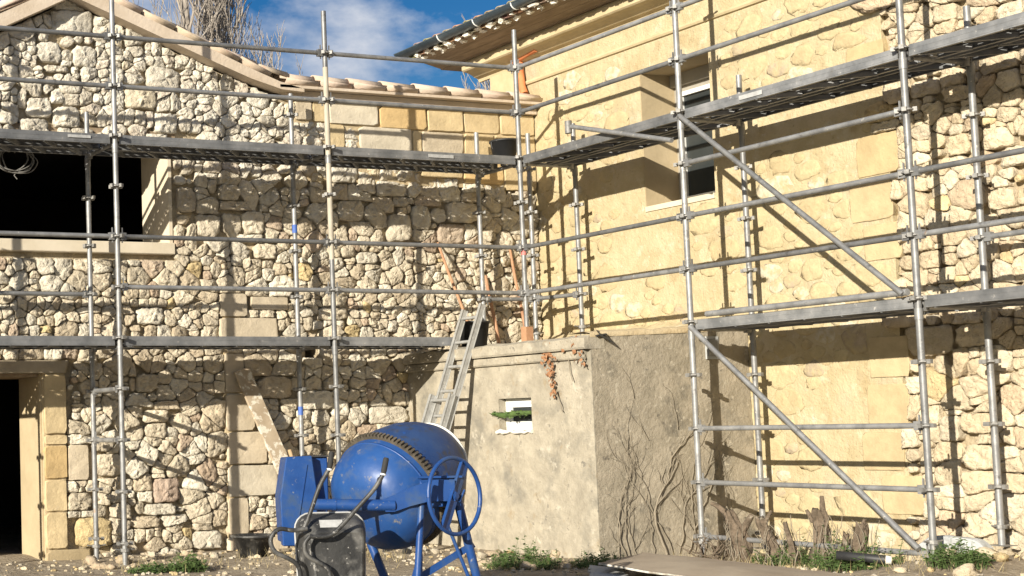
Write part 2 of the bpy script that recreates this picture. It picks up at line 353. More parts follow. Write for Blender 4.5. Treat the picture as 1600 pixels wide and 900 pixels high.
def fillers(rng, box, polys, inside, rects, rmax=0.085):
    """small stones for the holes left between the larger ones"""
    u0, u1, v0, v1 = box; st = 0.014; nu, nv = int((u1-u0)/st)+1, int((v1-v0)/st)+1; cov = [bytearray(nu) for _ in range(nv)]
    for r in rects:
        for j in range(max(0, int((r[2]-v0)/st)), min(nv, int((r[3]-v0)/st)+2)):
            for i in range(max(0, int((r[0]-u0)/st)), min(nu, int((r[1]-u0)/st)+2)): cov[j][i] = 1
    def fill(poly):
        for j in range(max(0, int((min(p[1] for p in poly)-v0)/st)), min(nv, int((max(p[1] for p in poly)-v0)/st)+2)):
            y = v0 + j*st; xs = []
            for k in range(len(poly)):
                a, b = poly[k], poly[(k+1) % len(poly)]
                if (a[1] > y) != (b[1] > y): xs.append(a[0] + (y-a[1])/(b[1]-a[1])*(b[0]-a[0]))
            xs.sort()
            for k in range(0, len(xs)-1, 2):
                for i in range(max(0, int((xs[k]-u0)/st)), min(nu, int((xs[k+1]-u0)/st)+1)): cov[j][i] = 1
    for p in polys: fill(p)
    out = []; free = lambda u, v: 0 <= int((u-u0)/st) < nu and 0 <= int((v-v0)/st) < nv and not cov[int((v-v0)/st)][int((u-u0)/st)]
    r = rmax
    while r > 0.026:
        for j in range(0, nv, 1):
            for i in range(0, nu, 1):
                if cov[j][i]: continue
                u, v = u0 + i*st, v0 + j*st
                if not inside(u, v): continue
                asp = 1.25
                if all(free(u + asp*r*math.cos(a*math.pi/5), v + r*math.sin(a*math.pi/5)) for a in range(10)):
                    ph = rng.uniform(0, 1); poly = [(u + asp*r*1.12*math.cos((k+ph)*math.pi/4)*rng.uniform(.9, 1.12), v + r*1.12*math.sin((k+ph)*math.pi/4)*rng.uniform(.9, 1.12)) for k in range(8)]
                    out.append((math.pi*r*r*asp, poly)); fill(poly)
        r *= 0.78
    return out
def resample(poly, n):
    L_ = []; tot = 0
    for i in range(len(poly)):
        a, b = poly[i], poly[(i+1) % len(poly)]; d = math.hypot(b[0]-a[0], b[1]-a[1]); L_.append((tot, d, a, b)); tot += d
    out = []; k = 0
    for i in range(n):
        s = tot*i/n
        while k < len(L_)-1 and s > L_[k][0] + L_[k][1]: k += 1
        t0, d, a, b = L_[k]; t = (s-t0)/d if d > 1e-9 else 0
        out.append((a[0] + t*(b[0]-a[0]), a[1] + t*(b[1]-a[1])))
    return out
RUBBLE = [(0.97, -0.07), (1.0, 0.38), (0.985, 0.74), (0.93, 0.95), (0.76, 1.0), (0.56, 1.0), (0.36, 1.0), (0.17, 1.0)]
DRESSED = [(1.0, -0.07), (1.0, 0.78), (0.992, 0.95), (0.975, 1.0), (0.93, 1.0), (0.6, 1.0), (0.3, 1.0)]
FLUSH = [(1.0, -0.03), (1.0, 0.02), (0.86, 0.55), (0.66, 0.95), (0.33, 1.0)]
def stone_mesh(rng, poly, h, gap, rough, prof=RUBBLE, n=16, roundit=1, tilt=0.25, facet=0.0):
    """a stone in wall coordinates (u right, v up, w out); returns centre, verts, faces"""
    cu = sum(p[0] for p in poly)/len(poly); cv = sum(p[1] for p in poly)/len(poly)
    pts = resample(poly, n)
    for _ in range(roundit):
        pts = [(0.2*pts[i-1][0] + 0.6*pts[i][0] + 0.2*pts[(i+1) % n][0], 0.2*pts[i-1][1] + 0.6*pts[i][1] + 0.2*pts[(i+1) % n][1]) for i in range(n)]
    size = sum(math.hypot(p[0]-cu, p[1]-cv) for p in pts)/n
    sc = max(0.5, 1 - gap/max(size, 0.02))
    ph = rng.uniform(0, 100); tx = rng.uniform(-1, 1)*tilt; ty = rng.uniform(-1, 1)*tilt
    pl_ = []
    for _ in range(2):                                   # chisel planes
        a = rng.uniform(0, 6.283); g_ = rng.uniform(0.4, 1.1)*facet; pl_.append((math.cos(a)*g_, math.sin(a)*g_, rng.uniform(0.9, 1.15)))
    vs = []; fq = 2.4/max(size, 0.05); fq = min(fq, 26)
    for li, (rs, hh) in enumerate(prof):
        for i, (pu, pv) in enumerate(pts):
            du, dv = (pu-cu)*sc*rs, (pv-cv)*sc*rs
            nn = N((du+ph, dv, hh), fq)
            n2 = N((du, dv+ph, hh), fq*2.5); n3 = N((du+ph, dv+ph, hh), fq*5)
            wob = 1 + (nn*0.12 + n2*0.09 + n3*0.04)*rough*(1 if li else 0.5)
            w = hh*h if hh > 0 else hh
            if hh > 0.2:
                k = min(1, hh); q = 1.0
                if facet: q = min([1.12] + [c - (a*du + b*dv)/max(size, 0.03) for (a, b, c) in pl_]); q = max(q, 0.30)
                w = w*q + h*(tx*du + ty*dv)/max(size, 0.03)*0.6*k + (nn*0.22*h + n2*min(0.022, 0.17*size) + n3*min(0.010, 0.08*size)*(1 if h > 0.02 else 0.2))*rough*(0.4 + 0.6*k)*(1 if h > 0.02 else 0.25)
            vs.append((du*wob, dv*wob, w))
    c_w = sum(q[2] for q in vs[-n:])/n
    vs.append((0, 0, c_w)); fs = []; m = len(prof)
    for li in range(m-1):
        for i in range(n): fs.append((li*n+i, li*n+(i+1) % n, (li+1)*n+(i+1) % n, (li+1)*n+i))
    for i in range(n): fs.append(((m-1)*n+i, (m-1)*n+(i+1) % n, m*n))
    return (cu, cv), vs, fs
def mapA(u, v, w): return (u, 1.0 - w, v)
def mapB(u, v, w): return (1.0 - w, -u, v)
def place_stones(items, mp_, parent, m, name, stuff_name, limit=300, smooth=True):
    """items: (area, centre, verts, faces, colour); the largest become objects, the rest one joined part"""
    items.sort(key=lambda t: -t[0]); rest = MB(); rc = []
    for k, (ar, c, vs, fs, col) in enumerate(items):
        o3 = Vector(mp_(c[0], c[1], 0)); w = [Vector(mp_(c[0]+p[0], c[1]+p[1], p[2])) for p in vs]
        if k < limit:
            b = MB(); b.add([p - o3 for p in w], fs, smooth); b.build(name, m, parent, o3, col)
        else:
            rest.add(w, fs, smooth); rc += [col]*len(w)
    if rest.v:
        o = rest.build(stuff_name, m, parent, col=rc); o['kind'] = 'stuff'
# ================================================================== GROUND
def gz(x, y):
    z = 0.0
    z += 0.20*math.exp(-(((x-0.2)/0.9)**2 + ((y+5.0)/1.0)**2))            # spoil by the right end
    z += 0.13*math.exp(-(((x+2.95)/0.55)**2 + ((y+0.75)/0.6)**2))          # sand heap behind the mixer
    z += 0.05*math.exp(-(((x+4.4)/0.8)**2 + ((y-0.5)/0.5)**2))
    if y < -0.9 or x < -1: z += 0.035*N((x, y, 0), 0.9) + 0.02*N((x, y, 5), 2.7)
    z -= 0.02
    return z
def ladder_axis(lo, hi, n, far): return [-f for f in far[::-1]] + [lo + (hi-lo)*i/n for i in range(n+1)] + far
gx = ladder_axis(-11, 3, 120, [12, 30, 80, 250, 900]); gy = ladder_axis(-9, 3, 110, [12, 30, 80, 250, 900])
g = MB(); nx_, ny_ = len(gx), len(gy)
g.add([(x, y, gz(x, y) if abs(x) < 14 and abs(y) < 14 else -0.02) for y in gy for x in gx],
      [(j*nx_+i, j*nx_+i+1, (j+1)*nx_+i+1, (j+1)*nx_+i) for j in range(ny_-1) for i in range(nx_-1)], True)
tag(g.build('ground', M_ground), kind='structure')

# ================================================================== BARN (rubble wall facing the camera)
barn = thing('stone_barn', 'rubble stone barn with sloping tiled gable, dark doorway and wide upper opening', 'building', (-2.3, 1.3, 0))
def bpart(mb, name, m, parent=None, col=None):            # barn parts are given in world coordinates
    if parent is None: parent = barn
    o = mb.build(name, m, parent, col=col)
    if parent is barn: o.location = (2.3, -1.3, 0)
    return o
RX, RZ = -4.90, 5.84
def roofline(x):
    if x < RX: return RZ + 0.50*(x-RX)
    if x < -2.42: return max(4.94, RZ - 0.365*(x-RX))
    return 4.94
XZ = lambda u, v, d: (u, d, v)
w = MB()
T0, T1 = 1.03, 1.70
def slab(poly): w.prism(poly, XZ, T0, T1)
slab([(-9.5, -0.4), (-6.8, -0.4), (-6.8, roofline(-6.8)), (-9.5, roofline(-9.5))])
slab([(-6.8, 1.9), (-5.29, 1.9), (-5.29, 3.22), (-6.8, 3.22)])
slab([(-6.8, 4.40), (-3.79, 4.40), (-3.79, roofline(-3.79)), (RX, RZ), (-6.8, roofline(-6.8))])
slab([(-5.29, -0.4), (-3.79, -0.4), (-3.79, 3.22), (-5.29, 3.22)])
slab([(-3.79, -0.4), (-2.17, -0.4), (-2.17, 4.94), (-2.42, 4.94), (-3.79, roofline(-3.79))]); slab([(-2.01, -0.4), (0.995, -0.4), (0.995, 4.94), (-2.01, 4.94)])
slab([(-2.17, -0.4), (-2.01, -0.4), (-2.01, 2.05), (-2.17, 2.05)]); slab([(-2.17, 2.20), (-2.01, 2.20), (-2.01, 4.94), (-2.17, 4.94)])
wallA = bpart(w, 'wall', M_mortar)
# hollow interior so that the openings look into a dark room
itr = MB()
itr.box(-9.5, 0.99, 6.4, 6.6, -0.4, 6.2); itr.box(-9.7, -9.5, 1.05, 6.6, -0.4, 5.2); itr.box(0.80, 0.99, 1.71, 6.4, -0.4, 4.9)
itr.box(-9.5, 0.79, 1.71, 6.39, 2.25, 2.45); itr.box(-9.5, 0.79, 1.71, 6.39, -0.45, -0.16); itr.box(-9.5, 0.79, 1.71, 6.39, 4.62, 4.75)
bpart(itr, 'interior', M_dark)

rng = random.Random(21)
def pal(rng, z, kind='A'):
    t = rng.random()
    if t < 0.50: c = (0.57, 0.51, 0.41)
    elif t < 0.76: c = (0.62, 0.58, 0.50)
    elif t < 0.90: c = (0.50, 0.43, 0.33)
    elif t < 0.94: c = (0.50, 0.41, 0.325)
    elif t < 0.965: c = (0.56, 0.45, 0.26)
    else: c = (0.44, 0.35, 0.27)
    k = max(0, min(1, (z-3.3)/1.2)); g_ = rng.uniform(0.88, 1.1)
    if kind == 'A': c = tuple(a*(1-0.55*k) + b*0.55*k for a, b in zip(c, (0.70, 0.675, 0.62)))
    else: c = tuple(a*0.65 + b*0.35 for a, b in zip(c, (0.60, 0.48, 0.31)))
    return (min(0.75, c[0]*g_), min(0.75, c[1]*g_*0.985), min(0.75, c[2]*g_*0.945))
# dressed blocks set among the rubble: (x0, x1, z0, z1, colour)
WH, YE, OC, PA = (0.62, 0.56, 0.45), (0.60, 0.48, 0.29), (0.58, 0.42, 0.21), (0.57, 0.49, 0.37)
BLK = [(-3.24, -2.91, 2.50, 2.75, PA), (-3.25, -2.54, 2.24, 2.485, PA), (-3.20, -2.97, 1.68, 2.10, PA), (-3.20, -2.86, 1.265, 1.665, PA),
       (-3.20, -2.72, 0.905, 1.25, PA), (-3.20, -2.60, 0.56, 0.89, WH), (-3.21, -2.97, 0.15, 0.545, PA), (-3.22, -2.50, -0.25, 0.135, PA),
       # top courses below the eave
       (-2.24, -2.03, 4.71, 4.925, PA), (-2.015, -1.825, 4.70, 4.925, YE), (-1.81, -1.165, 4.69, 4.925, WH), (-1.15, -0.52, 4.675, 4.925, OC),
       (-0.505, -0.02, 4.675, 4.925, YE), (-0.005, 0.49, 4.68, 4.925, YE), (0.505, 0.985, 4.68, 4.925, YE),
       (-1.83, -1.61, 4.42, 4.68, YE), (-1.42, -0.725, 4.41, 4.675, WH), (-0.71, -0.60, 4.41, 4.66, YE), (-0.585, -0.02, 4.41, 4.66, PA),
       (-0.005, 0.40, 4.41, 4.665, YE), (0.415, 0.985, 4.41, 4.665, YE),
       (-0.62, -0.05, 4.13, 4.395, YE), (-0.035, 0.52, 4.08, 4.395, OC), (0.535, 0.985, 4.02, 4.395, YE),
       # door jamb and neighbours
       (-5.28, -5.04, 1.27, 1.885, YE), (-5.28, -5.03, 1.165, 1.255, YE), (-5.285, -5.04, 0.815, 1.15, OC), (-5.285, -5.05, 0.48, 0.80, YE), (-5.285, -5.055, 0.10, 0.465, YE),
       (-5.285, -4.80, -0.3, 0.085, (0.45, 0.36, 0.22)), (-5.025, -4.80, 0.79, 1.155, PA), (-6.9, -5.00, 1.90, 2.03, (0.40, 0.34, 0.25)),
       # long stones seen in the photograph
       (-2.86, -2.40, 2.58, 2.72, PA)]
items = []
for (a, b, c, d, col) in BLK:
    ww, hh = b-a, d-c; k = 0.010
    poly = [(a+k, c), (b-k, c), (b, c+k), (b, d-k), (b-k, d), (a+k, d), (a, d-k), (a, c+k)]
    g_ = rng.uniform(0.93, 1.05)
    cc, vs, fs = stone_mesh(rng, poly, rng.uniform(0.045, 0.058), 0.002, 0.25, DRESSED, n=24, roundit=0, tilt=0.03)
    items.append((9, cc, vs, fs, tuple(x*g_ for x in col)))
place_stones(items, mapA, wallA, M_ashlar, 'ashlar_block', 'ashlar_rest')

BIG = [(-5.10, -4.64, 5.48, 5.73), (-5.28, -5.01, 5.16, 5.38), (-4.87, -4.61, 5.14, 5.36), (-5.19, -4.93, 5.06, 5.13), (-4.03, -3.63, 4.96, 5.19), (-5.11, -4.81, 4.48, 4.70), (-5.48, -5.16, 4.39, 4.55), (-5.40, -5.13, 4.57, 4.78), (-3.96, -3.69, 4.47, 4.69), (-4.29, -3.92, 4.73, 4.94), (-1.73, -1.38, 3.59, 3.82), (-1.08, -0.78, 3.37, 3.69), (-0.76, -0.52, 3.52, 3.79), (-0.42, -0.06, 3.36, 3.59), (-0.27, 0.13, 3.61, 3.85), (-2.79, -2.53, 3.14, 3.31), (-4.21, -3.90, 2.41, 2.59), (-4.72, -4.43, 0.82, 1.05), (-4.08, -3.77, 0.53, 0.78), (-3.63, -3.29, 0.02, 0.21), (-4.96, -4.57, 0.10, 0.40), (-5.04, -4.78, 0.48, 0.66), (-4.24, -4.00, 1.69, 1.88), (-4.16, -3.89, 1.37, 1.50), (-4.33, -4.01, 0.27, 0.39), (-4.18, -3.83, 0.40, 0.515), (-2.81, -2.39, 1.61, 1.85), (-3.20, -2.96, 3.77, 3.94), (-3.70, -3.49, 3.62, 3.90), (-3.48, -3.21, 3.36, 3.61), (-2.94, -2.66, 3.41, 3.66), (-1.80, -1.46, 4.02, 4.25), (-1.22, -0.79, 3.89, 4.06), (-1.51, -1.25, 3.11, 3.24), (-2.02, -1.65, 2.47, 2.61), (-2.30, -1.89, 1.48, 1.69), (-1.42, -0.91, 1.31, 1.50)]
def big_stone(rng, r, h, mx):
    a, b, c, d = r; k = [rng.uniform(.05, .26) for _ in range(8)]; w, v = b-a, d-c
    poly = [(a+w*k[0], c), (b-w*k[1], c), (b, c+v*k[2]), (b, d-v*k[3]), (b-w*k[4], d), (a+w*k[5], d), (a, d-v*k[6]), (a, c+v*k[7])]
    cc, vs, fs = stone_mesh(rng, poly, h, 0.003, 1.0, RUBBLE, n=30, roundit=0, facet=0.5)
    return (w*v + 1, cc, vs, fs, mx)
rects = [(a, b, c, d) for (a, b, c, d, _) in BLK] + BIG + [(-9.5, -3.755, 3.10, 4.34), (-6.8, -5.29, -0.4, 1.9), (-0.83, 1.05, -0.4, 1.75), (-2.165, -2.015, 2.055, 2.195)]
insA = lambda u, v: v < roofline(u) - 0.05 and v > -0.12
cells = courses(rng, (-6.45, 0.97, -0.1, 5.85), insA, rects, ph=0.0, lines=[(1, 0, 0.98)])
cells += fillers(rng, (-6.3, 0.97, -0.1, 5.85), [p for _, p in cells], lambda u, v: v < roofline(u) - 0.01, rects)
items = []
for (ar, poly) in cells:
    # keep under the roof slope
    cu = sum(p[0] for p in poly)/len(poly)
    if cu < RX: poly = clip(poly, -0.50, 1, RZ - 0.50*RX - 0.01)
    elif cu < -2.42: poly = clip(poly, 0.365, 1, RZ + 0.365*RX - 0.01)
    else: poly = clip(poly, 0, 1, 4.93)
    if len(poly) < 3: continue
    size = math.sqrt(ar)
    cc, vs, fs = stone_mesh(rng, poly, rng.uniform(0.030, 0.052) + 0.09*size*rng.uniform(0.4, 1.2), rng.uniform(0.002, 0.006), 1.0, RUBBLE, n=26 if size > 0.13 else 20 if size > 0.07 else 12, facet=0.6, roundit=0)
    items.append((ar, cc, vs, fs, pal(rng, cc[1])))
for r_ in BIG: items.append(big_stone(rng, r_, rng.uniform(0.05, 0.075), (0.46, 0.36, 0.285) if r_[0] == -4.08 else pal(rng, r_[3])))
# what the photograph shows counts as largest: off-frame stones go last
items = [((ar if -5.9 < c[0] else ar*0.01), c, vs, fs, col) for (ar, c, vs, fs, col) in items]
NSTONE = len(items)
place_stones(items, mapA, wallA, M_stone, 'stone', 'small_stones', 300)

for q_ in ((-2.24, 0.99, 0.972, 1.024, 4.03, 4.925), (-5.284, -5.05, 0.972, 1.024, -0.3, 1.90), (-3.20, -2.99, 0.975, 1.024, -0.2, 2.74)):
    bpart(MB().box(*q_), 'pointing', M_bedyellow, wallA)
# upper opening: plastered reveal, sill, lintel
op = MB().box(-3.80, -3.762, 0.985, 1.69, 3.29, 4.42); bpart(op, 'window_reveal', M_plaster)
op = MB().box(-7.0, -3.755, 0.94, 1.69, 3.16, 3.285); s_ = bpart(op, 'window_sill', M_plaster); bevel_mesh(s_.data, 0.008)
op = MB().box(-7.0, -3.70, 1.0, 1.69, 4.345, 4.50); bpart(op, 'window_lintel', M_soffit)
# door reveal
op = MB().box(-5.30, -5.285, 1.02, 1.69, -0.14, 1.90); bpart(op, 'door_reveal', M_reveal)
op = MB().box(-6.9, -5.29, 0.98, 1.69, -0.2, -0.09); bpart(op, 'door_threshold', M_bed)
op = MB().box(-6.78, -5.31, 1.05, 1.69, 1.865, 1.897); bpart(op, 'door_lintel', M_soffit)

# ---- barn roof: slabs, bedding band and canal tiles along the verge
roofA = MB()
def slope_slab(x0, z0, x1, z1, y0, y1, t):
    roofA.prism([(x0, z0), (x1, z1), (x1, z1+t), (x0, z0+t)], XZ, y0, y1)
slope_slab(-9.7, RZ+0.10-0.50*4.80, RX, RZ+0.10, 0.98, 6.7, 0.09)
slope_slab(RX, RZ+0.10, -2.42, 5.03, 0.98, 6.7, 0.09)
slope_slab(-2.42, 5.05, 1.0, 5.05, 0.98, 6.7, 0.06)
roof_o = bpart(roofA, 'roof', M_bed)
# bedding band of the slope (pale, flat) with its soffit
bd = MB()
bd.prism([(RX-0.02, RZ+0.00), (-3.25, 5.235), (-2.85, 5.095), (-2.48, 5.0), (-2.20, 4.985), (-2.20, 5.02), (-2.50, 5.085), (-2.85, 5.205), (-3.25, 5.36), (RX-0.02, RZ+0.155)], XZ, 0.80, 0.985)
bd.prism([(-7.6, RZ+0.00-0.50*2.7), (RX-0.025, RZ+0.00), (RX-0.025, RZ+0.155), (-7.6, RZ+0.155-0.50*2.7)], XZ, 0.80, 0.985)
bpart(bd, 'verge_band', M_bed)
bd = MB(); bd.box(-2.50, 1.04, 0.80, 1.0, 5.025, 5.055); bd.prism([(-2.30, 4.93), (0.985, 4.93), (0.985, 5.02), (-2.42, 5.02)], XZ, 0.90, 1.04)
bpart(bd, 'eave_ledge', M_bed)
def canal(mb, p0, p1, r0, r1, up, th=0.013, n=10, span=math.pi*0.96):
    """half-round tile from p0 to p1, convex towards up"""
    p0, p1, up = Vector(p0), Vector(p1), Vector(up); t = (p1-p0).normalized(); up = (up - t*up.dot(t)).normalized(); side = t.cross(up)
    vs = []
    for (p, r) in ((p0, r0), (p1, r1)):
        for rr in (r, r-th):
            for k in range(n+1):
                a = -span/2 + span*k/n; vs.append(p + up*(rr*math.cos(a)) + side*(rr*math.sin(a)))
    m = n+1; fs = []
    for k in range(n):
        fs += [(k+1, k, 2*m+k, 2*m+k+1), (m+k, m+k+1, 3*m+k+1, 3*m+k), (k, k+1, m+k+1, m+k), (2*m+k+1, 2*m+k, 3*m+k, 3*m+k+1)]
    fs += [(0, m, 3*m, 2*m), (n, 2*m+n, 3*m+n, m+n)]
    mb.add(vs, fs, True)
rt = random.Random(5)
def tile(p0, p1, r0, r1, up, parent, name='roof_tile', tint=None):
    mb = MB(); o = Vector(p0); canal(mb, Vector(p0)-o, Vector(p1)-o, r0, r1, up)
    g_ = rt.uniform(0.88, 1.10); c = tint or (g_, g_*rt.uniform(0.95, 1.0), g_*rt.uniform(0.90, 1.0))
    ob = mb.build(name, M_tile, parent, o, c); return ob
# verge covers running down the right slope, then along the level part; each laps over the next lower one
def run(p0, p1, n, r, upv, lap=0.06, flip=False):
    p0, p1 = Vector(p0), Vector(p1); d = (p1-p0)/n; L_ = d.length; t = d.normalized(); u = Vector(upv).normalized()
    for i in range(n):
        a = p0 + d*i - t*lap*0.5; b = p0 + d*(i+1) + t*lap*0.5
        k = rt.uniform(-0.006, 0.006)
        tile(a - u*0.008 + V(0, k, 0), b + u*0.009 + V(0, k, 0), r*0.94, r, u, roof_o)
sl = Vector((-2.42-RX, 0, 5.10-(RZ+0.20))).normalized(); upS = Vector((-sl.z, 0, sl.x))
for row, y in enumerate((0.895, 1.13)):
    run((RX-0.02, y, RZ+0.19), (-3.22, y, 5.375), 4, 0.085, upS); run((-3.22, y, 5.375), (-2.82, y, 5.235), 1, 0.086, (0.33, 0, 0.94)); run((-2.82, y, 5.235), (-2.42, y, 5.13), 1, 0.088, (0.25, 0, 0.97))
    run((1.03, y, 5.085), (-2.46, y, 5.115), 8, 0.084, (0, 0, 1))
    run((RX-0.04, y, RZ+0.19), (-7.6, y, RZ+0.19-0.50*2.68), 7, 0.085, (-0.447, 0, 0.894))
# channel tile bits showing between cover and ledge
for i in range(8):
    x = -2.45 + i*0.43
    tile((x+0.03, 0.865, 5.15), (x+0.44, 0.865, 5.12), 0.085, 0.075, (0, 0.15, -1), roof_o, 'channel_tile')
for i in range(6):
    f0, f1 = i/6+0.01, (i+1)/6
    a = Vector((RX, 0.865, RZ+0.225)).lerp(Vector((-2.6, 0.865, 5.215)), f0); b = Vector((RX, 0.865, RZ+0.205)).lerp(Vector((-2.6, 0.865, 5.19)), f1)
    tile(a, b, 0.075, 0.085, -upS + V(0, 0.15, 0), roof_o, 'channel_tile')
# ================================================================== HOUSE (yellow rendered wall on the right)
house = thing('rendered_house', 'tall yellow lime rendered house with zinc gutter and bare rubble at its near end', 'building', (1.5, -1.5, 0))
def hpart(mb, name, m, parent=None, col=None):
    if parent is None: parent = house
    o = mb.build(name, m, parent, col=col)
    if parent is house: o.location = (-1.5, 1.5, 0)
    return o
YZ = lambda u, v, d: (d, -u, v)            # u = -y, looking along +x
w = MB()
WY0, WY1, WZ0, WZ1 = 0.77, 1.74, 3.53, 5.02          # window opening in u
HW0, HW1 = 1.0, 1.55
def hs(u0, u1, z0, z1, d0=HW0): w.prism([(u0, z0), (u1, z0), (u1, z1), (u0, z1)], YZ, d0, HW1)
hs(-1.65, WY0, -0.3, 5.9); hs(WY1, 3.72, -0.3, 5.9); hs(WY0, WY1, -0.3, WZ0); hs(WY0, WY1, WZ1, 5.9)
wallB = hpart(w, 'wall', M_render)
w = MB(); w.prism([(3.72, -0.3), (9.0, -0.3), (9.0, 5.9), (3.72, 5.9)], YZ, 1.05, 1.55)
wallR = hpart(w, 'bare_wall', M_mortar)
itr = MB(); itr.box(6.5, 6.7, -9.0, 1.65, -0.3, 5.9); itr.box(1.551, 6.5, 1.4, 1.65, -0.3, 5.9); itr.box(1.551, 6.5, -9.0, -8.8, -0.3, 5.9)
itr.box(1.551, 6.5, -8.8, 1.4, 5.7, 5.8); itr.box(1.551, 6.5, -8.8, 1.4, 2.6, 2.7)
hpart(itr, 'interior', M_dark)

# bare rubble at the near end, ragged towards the render
rng = random.Random(33)
def edgeB(z): return 3.76 + 0.10*N((0, 0, z), 1.7) + 0.08*N((3, 0, z), 5)
rectsB = []
QB = [(3.30, 3.74, 3.02, 3.36, (0.52, 0.415, 0.25)), (3.42, 3.80, 2.66, 2.98, (0.52, 0.415, 0.25)), (3.36, 3.78, 1.18, 1.56, (0.50, 0.40, 0.24)), (3.28, 3.70, 0.80, 1.14, (0.49, 0.39, 0.235)),
      (3.40, 3.82, 3.42, 3.78, (0.49, 0.385, 0.22)), (3.45, 3.86, 0.42, 0.76, (0.52, 0.415, 0.25)), (3.40, 3.80, 1.62, 1.98, (0.50, 0.405, 0.25)), (3.35, 3.74, 4.25, 4.62, (0.50, 0.395, 0.225))]
items = []
for (a, b, c, d, col) in QB:
    k = 0.010; poly = [(a+k, c), (b-k, c), (b, c+k), (b, d-k), (b-k, d), (a+k, d), (a, d-k), (a, c+k)]
    cc, vs, fs = stone_mesh(rng, poly, 0.010, 0.003, 0.3, DRESSED, n=24, roundit=0, tilt=0.05)
    items.append((9, cc, vs, fs, col)); rectsB.append((a, b, c, d))
place_stones(items, mapB, wallB, M_ashlar, 'ashlar_block', 'ashlar_rest')
BIGB = [(3.80, 4.23, 1.79, 2.04), (4.27, 4.55, 1.84, 2.03), (3.98, 4.26, 4.01, 4.15), (4.28, 4.52, 3.90, 4.03), (4.63, 4.96, 4.06, 4.20), (4.79, 5.03, 4.46, 4.60), (4.25, 4.45, 4.60, 4.74), (4.26, 4.52, 1.12, 1.29), (4.26, 4.53, 0.82, 1.03), (4.06, 4.25, 1.06, 1.27), (4.54, 4.80, 0.64, 0.80), (4.62, 4.85, 2.94, 3.11), (3.98, 4.17, 2.53, 2.68), (4.29, 4.50, 3.45, 3.62), (4.75, 4.98, 3.27, 3.43)]
insB = lambda u, v: u > edgeB(v)
cells = courses(rng, (3.45, 6.3, 0.0, 5.55), insB, rectsB + BIGB, hs=((0.07, 0.11, 2), (0.11, 0.16, 4), (0.16, 0.22, 3)), ww=(0.8, 2.4), ph=5.0)
cells += fillers(rng, (3.5, 6.2, 0.0, 5.5), [p for _, p in cells], insB, rectsB + BIGB)
items = []
for (ar, poly) in cells:
    size = math.sqrt(ar)
    cc, vs, fs = stone_mesh(rng, poly, rng.uniform(0.022, 0.038) + 0.10*size, rng.uniform(0.002, 0.006), 1.0, RUBBLE, n=24 if size > 0.12 else 16, tilt=0.3, facet=0.5, roundit=0)
    items.append((ar if cc[0] < 5.2 else ar*0.01, cc, vs, fs, pal(rng, cc[1], 'B')))
for r_ in BIGB: items.append(big_stone(rng, r_, rng.uniform(0.035, 0.05), pal(rng, r_[3], 'B')))
place_stones(items, mapB, wallR, M_stone, 'stone', 'small_stones', 260)

# stones showing through the render
rng = random.Random(12)
cells = pack(rng, (-0.95, 3.6, 0.15, 5.2), lambda u, v: N((u, v, 2), 1.1) + 0.35*N((u, v, 7), 3) > -0.05 and not (WY0-0.25 < u < WY1+0.2 and WZ0-0.2 < v < WZ1+0.25) and not (u > 2.0 and u < 2.05),
             [(0.10, 0.13, 120, 1.05), (0.06, 0.09, 900, 1.05), (0.035, 0.055, 2600, 1.05)], 1.45, rectsB, limit=1.5)
items = []
for (ar, poly) in cells:
    if ar < 0.003: continue
    t = rng.random(); c = (0.58, 0.485, 0.30) if t < 0.5 else (0.53, 0.43, 0.26) if t < 0.75 else (0.64, 0.59, 0.48) if t < 0.93 else (0.46, 0.38, 0.28)
    cc, vs, fs = stone_mesh(rng, poly, rng.uniform(0.003, 0.009), 0.006, 2.2, FLUSH, n=16, facet=0.3)
    items.append((ar, cc, vs, fs, c))
place_stones(items, mapB, wallB, M_flush, 'flush_stone', 'small_flush_stones', 280)

# ---- window deep in its reveal
wx = 1.50
rv = MB(); rv.box(1.004, 1.549, -WY0-0.006, -WY0+0.02, WZ0, WZ1); rv.box(1.004, 1.549, -WY1-0.02, -WY1+0.006, WZ0, WZ1)
rv.box(1.004, 1.549, -WY1+0.007, -WY0-0.007, WZ1-0.006, WZ1+0.02); hpart(rv, 'window_reveal', M_reveal)
sill = MB(); sill.box(0.985, 1.549, -WY1+0.007, -WY0-0.007, WZ0-0.02, WZ0+0.035); so = hpart(sill, 'window_sill', M_plaster)
win = MB()
def frame(mb, x0, x1, y0, y1, z0, z1, t):
    mb.box(x0, x1, y0, y0+t, z0, z1); mb.box(x0, x1, y1-t, y1, z0, z1); mb.box(x0, x1, y0+t, y1-t, z0, z0+t); mb.box(x0, x1, y0+t, y1-t, z1-t, z1)
frame(win, wx-0.04, wx+0.03, -WY1+0.008, -WY0-0.008, WZ0+0.036, WZ1-0.14, 0.065)
wo_ = hpart(win, 'window', M_grey)
sash = MB(); frame(sash, wx-0.055, wx+0.01, -WY1+0.075, -WY0-0.075, WZ0+0.10, WZ1-0.205, 0.045); hpart(sash, 'sash', M_pvc, wo_)
gl = MB().box(wx-0.02, wx-0.01, -WY1+0.12, -WY0-0.12, WZ0+0.145, WZ1-0.25); hpart(gl, 'pane', M_glass, wo_)
bx_ = MB().box(wx-0.10, wx+0.03, -WY1+0.008, -WY0-0.008, WZ1-0.138, WZ1-0.008); hpart(bx_, 'shutter_box', M_grey, wo_)

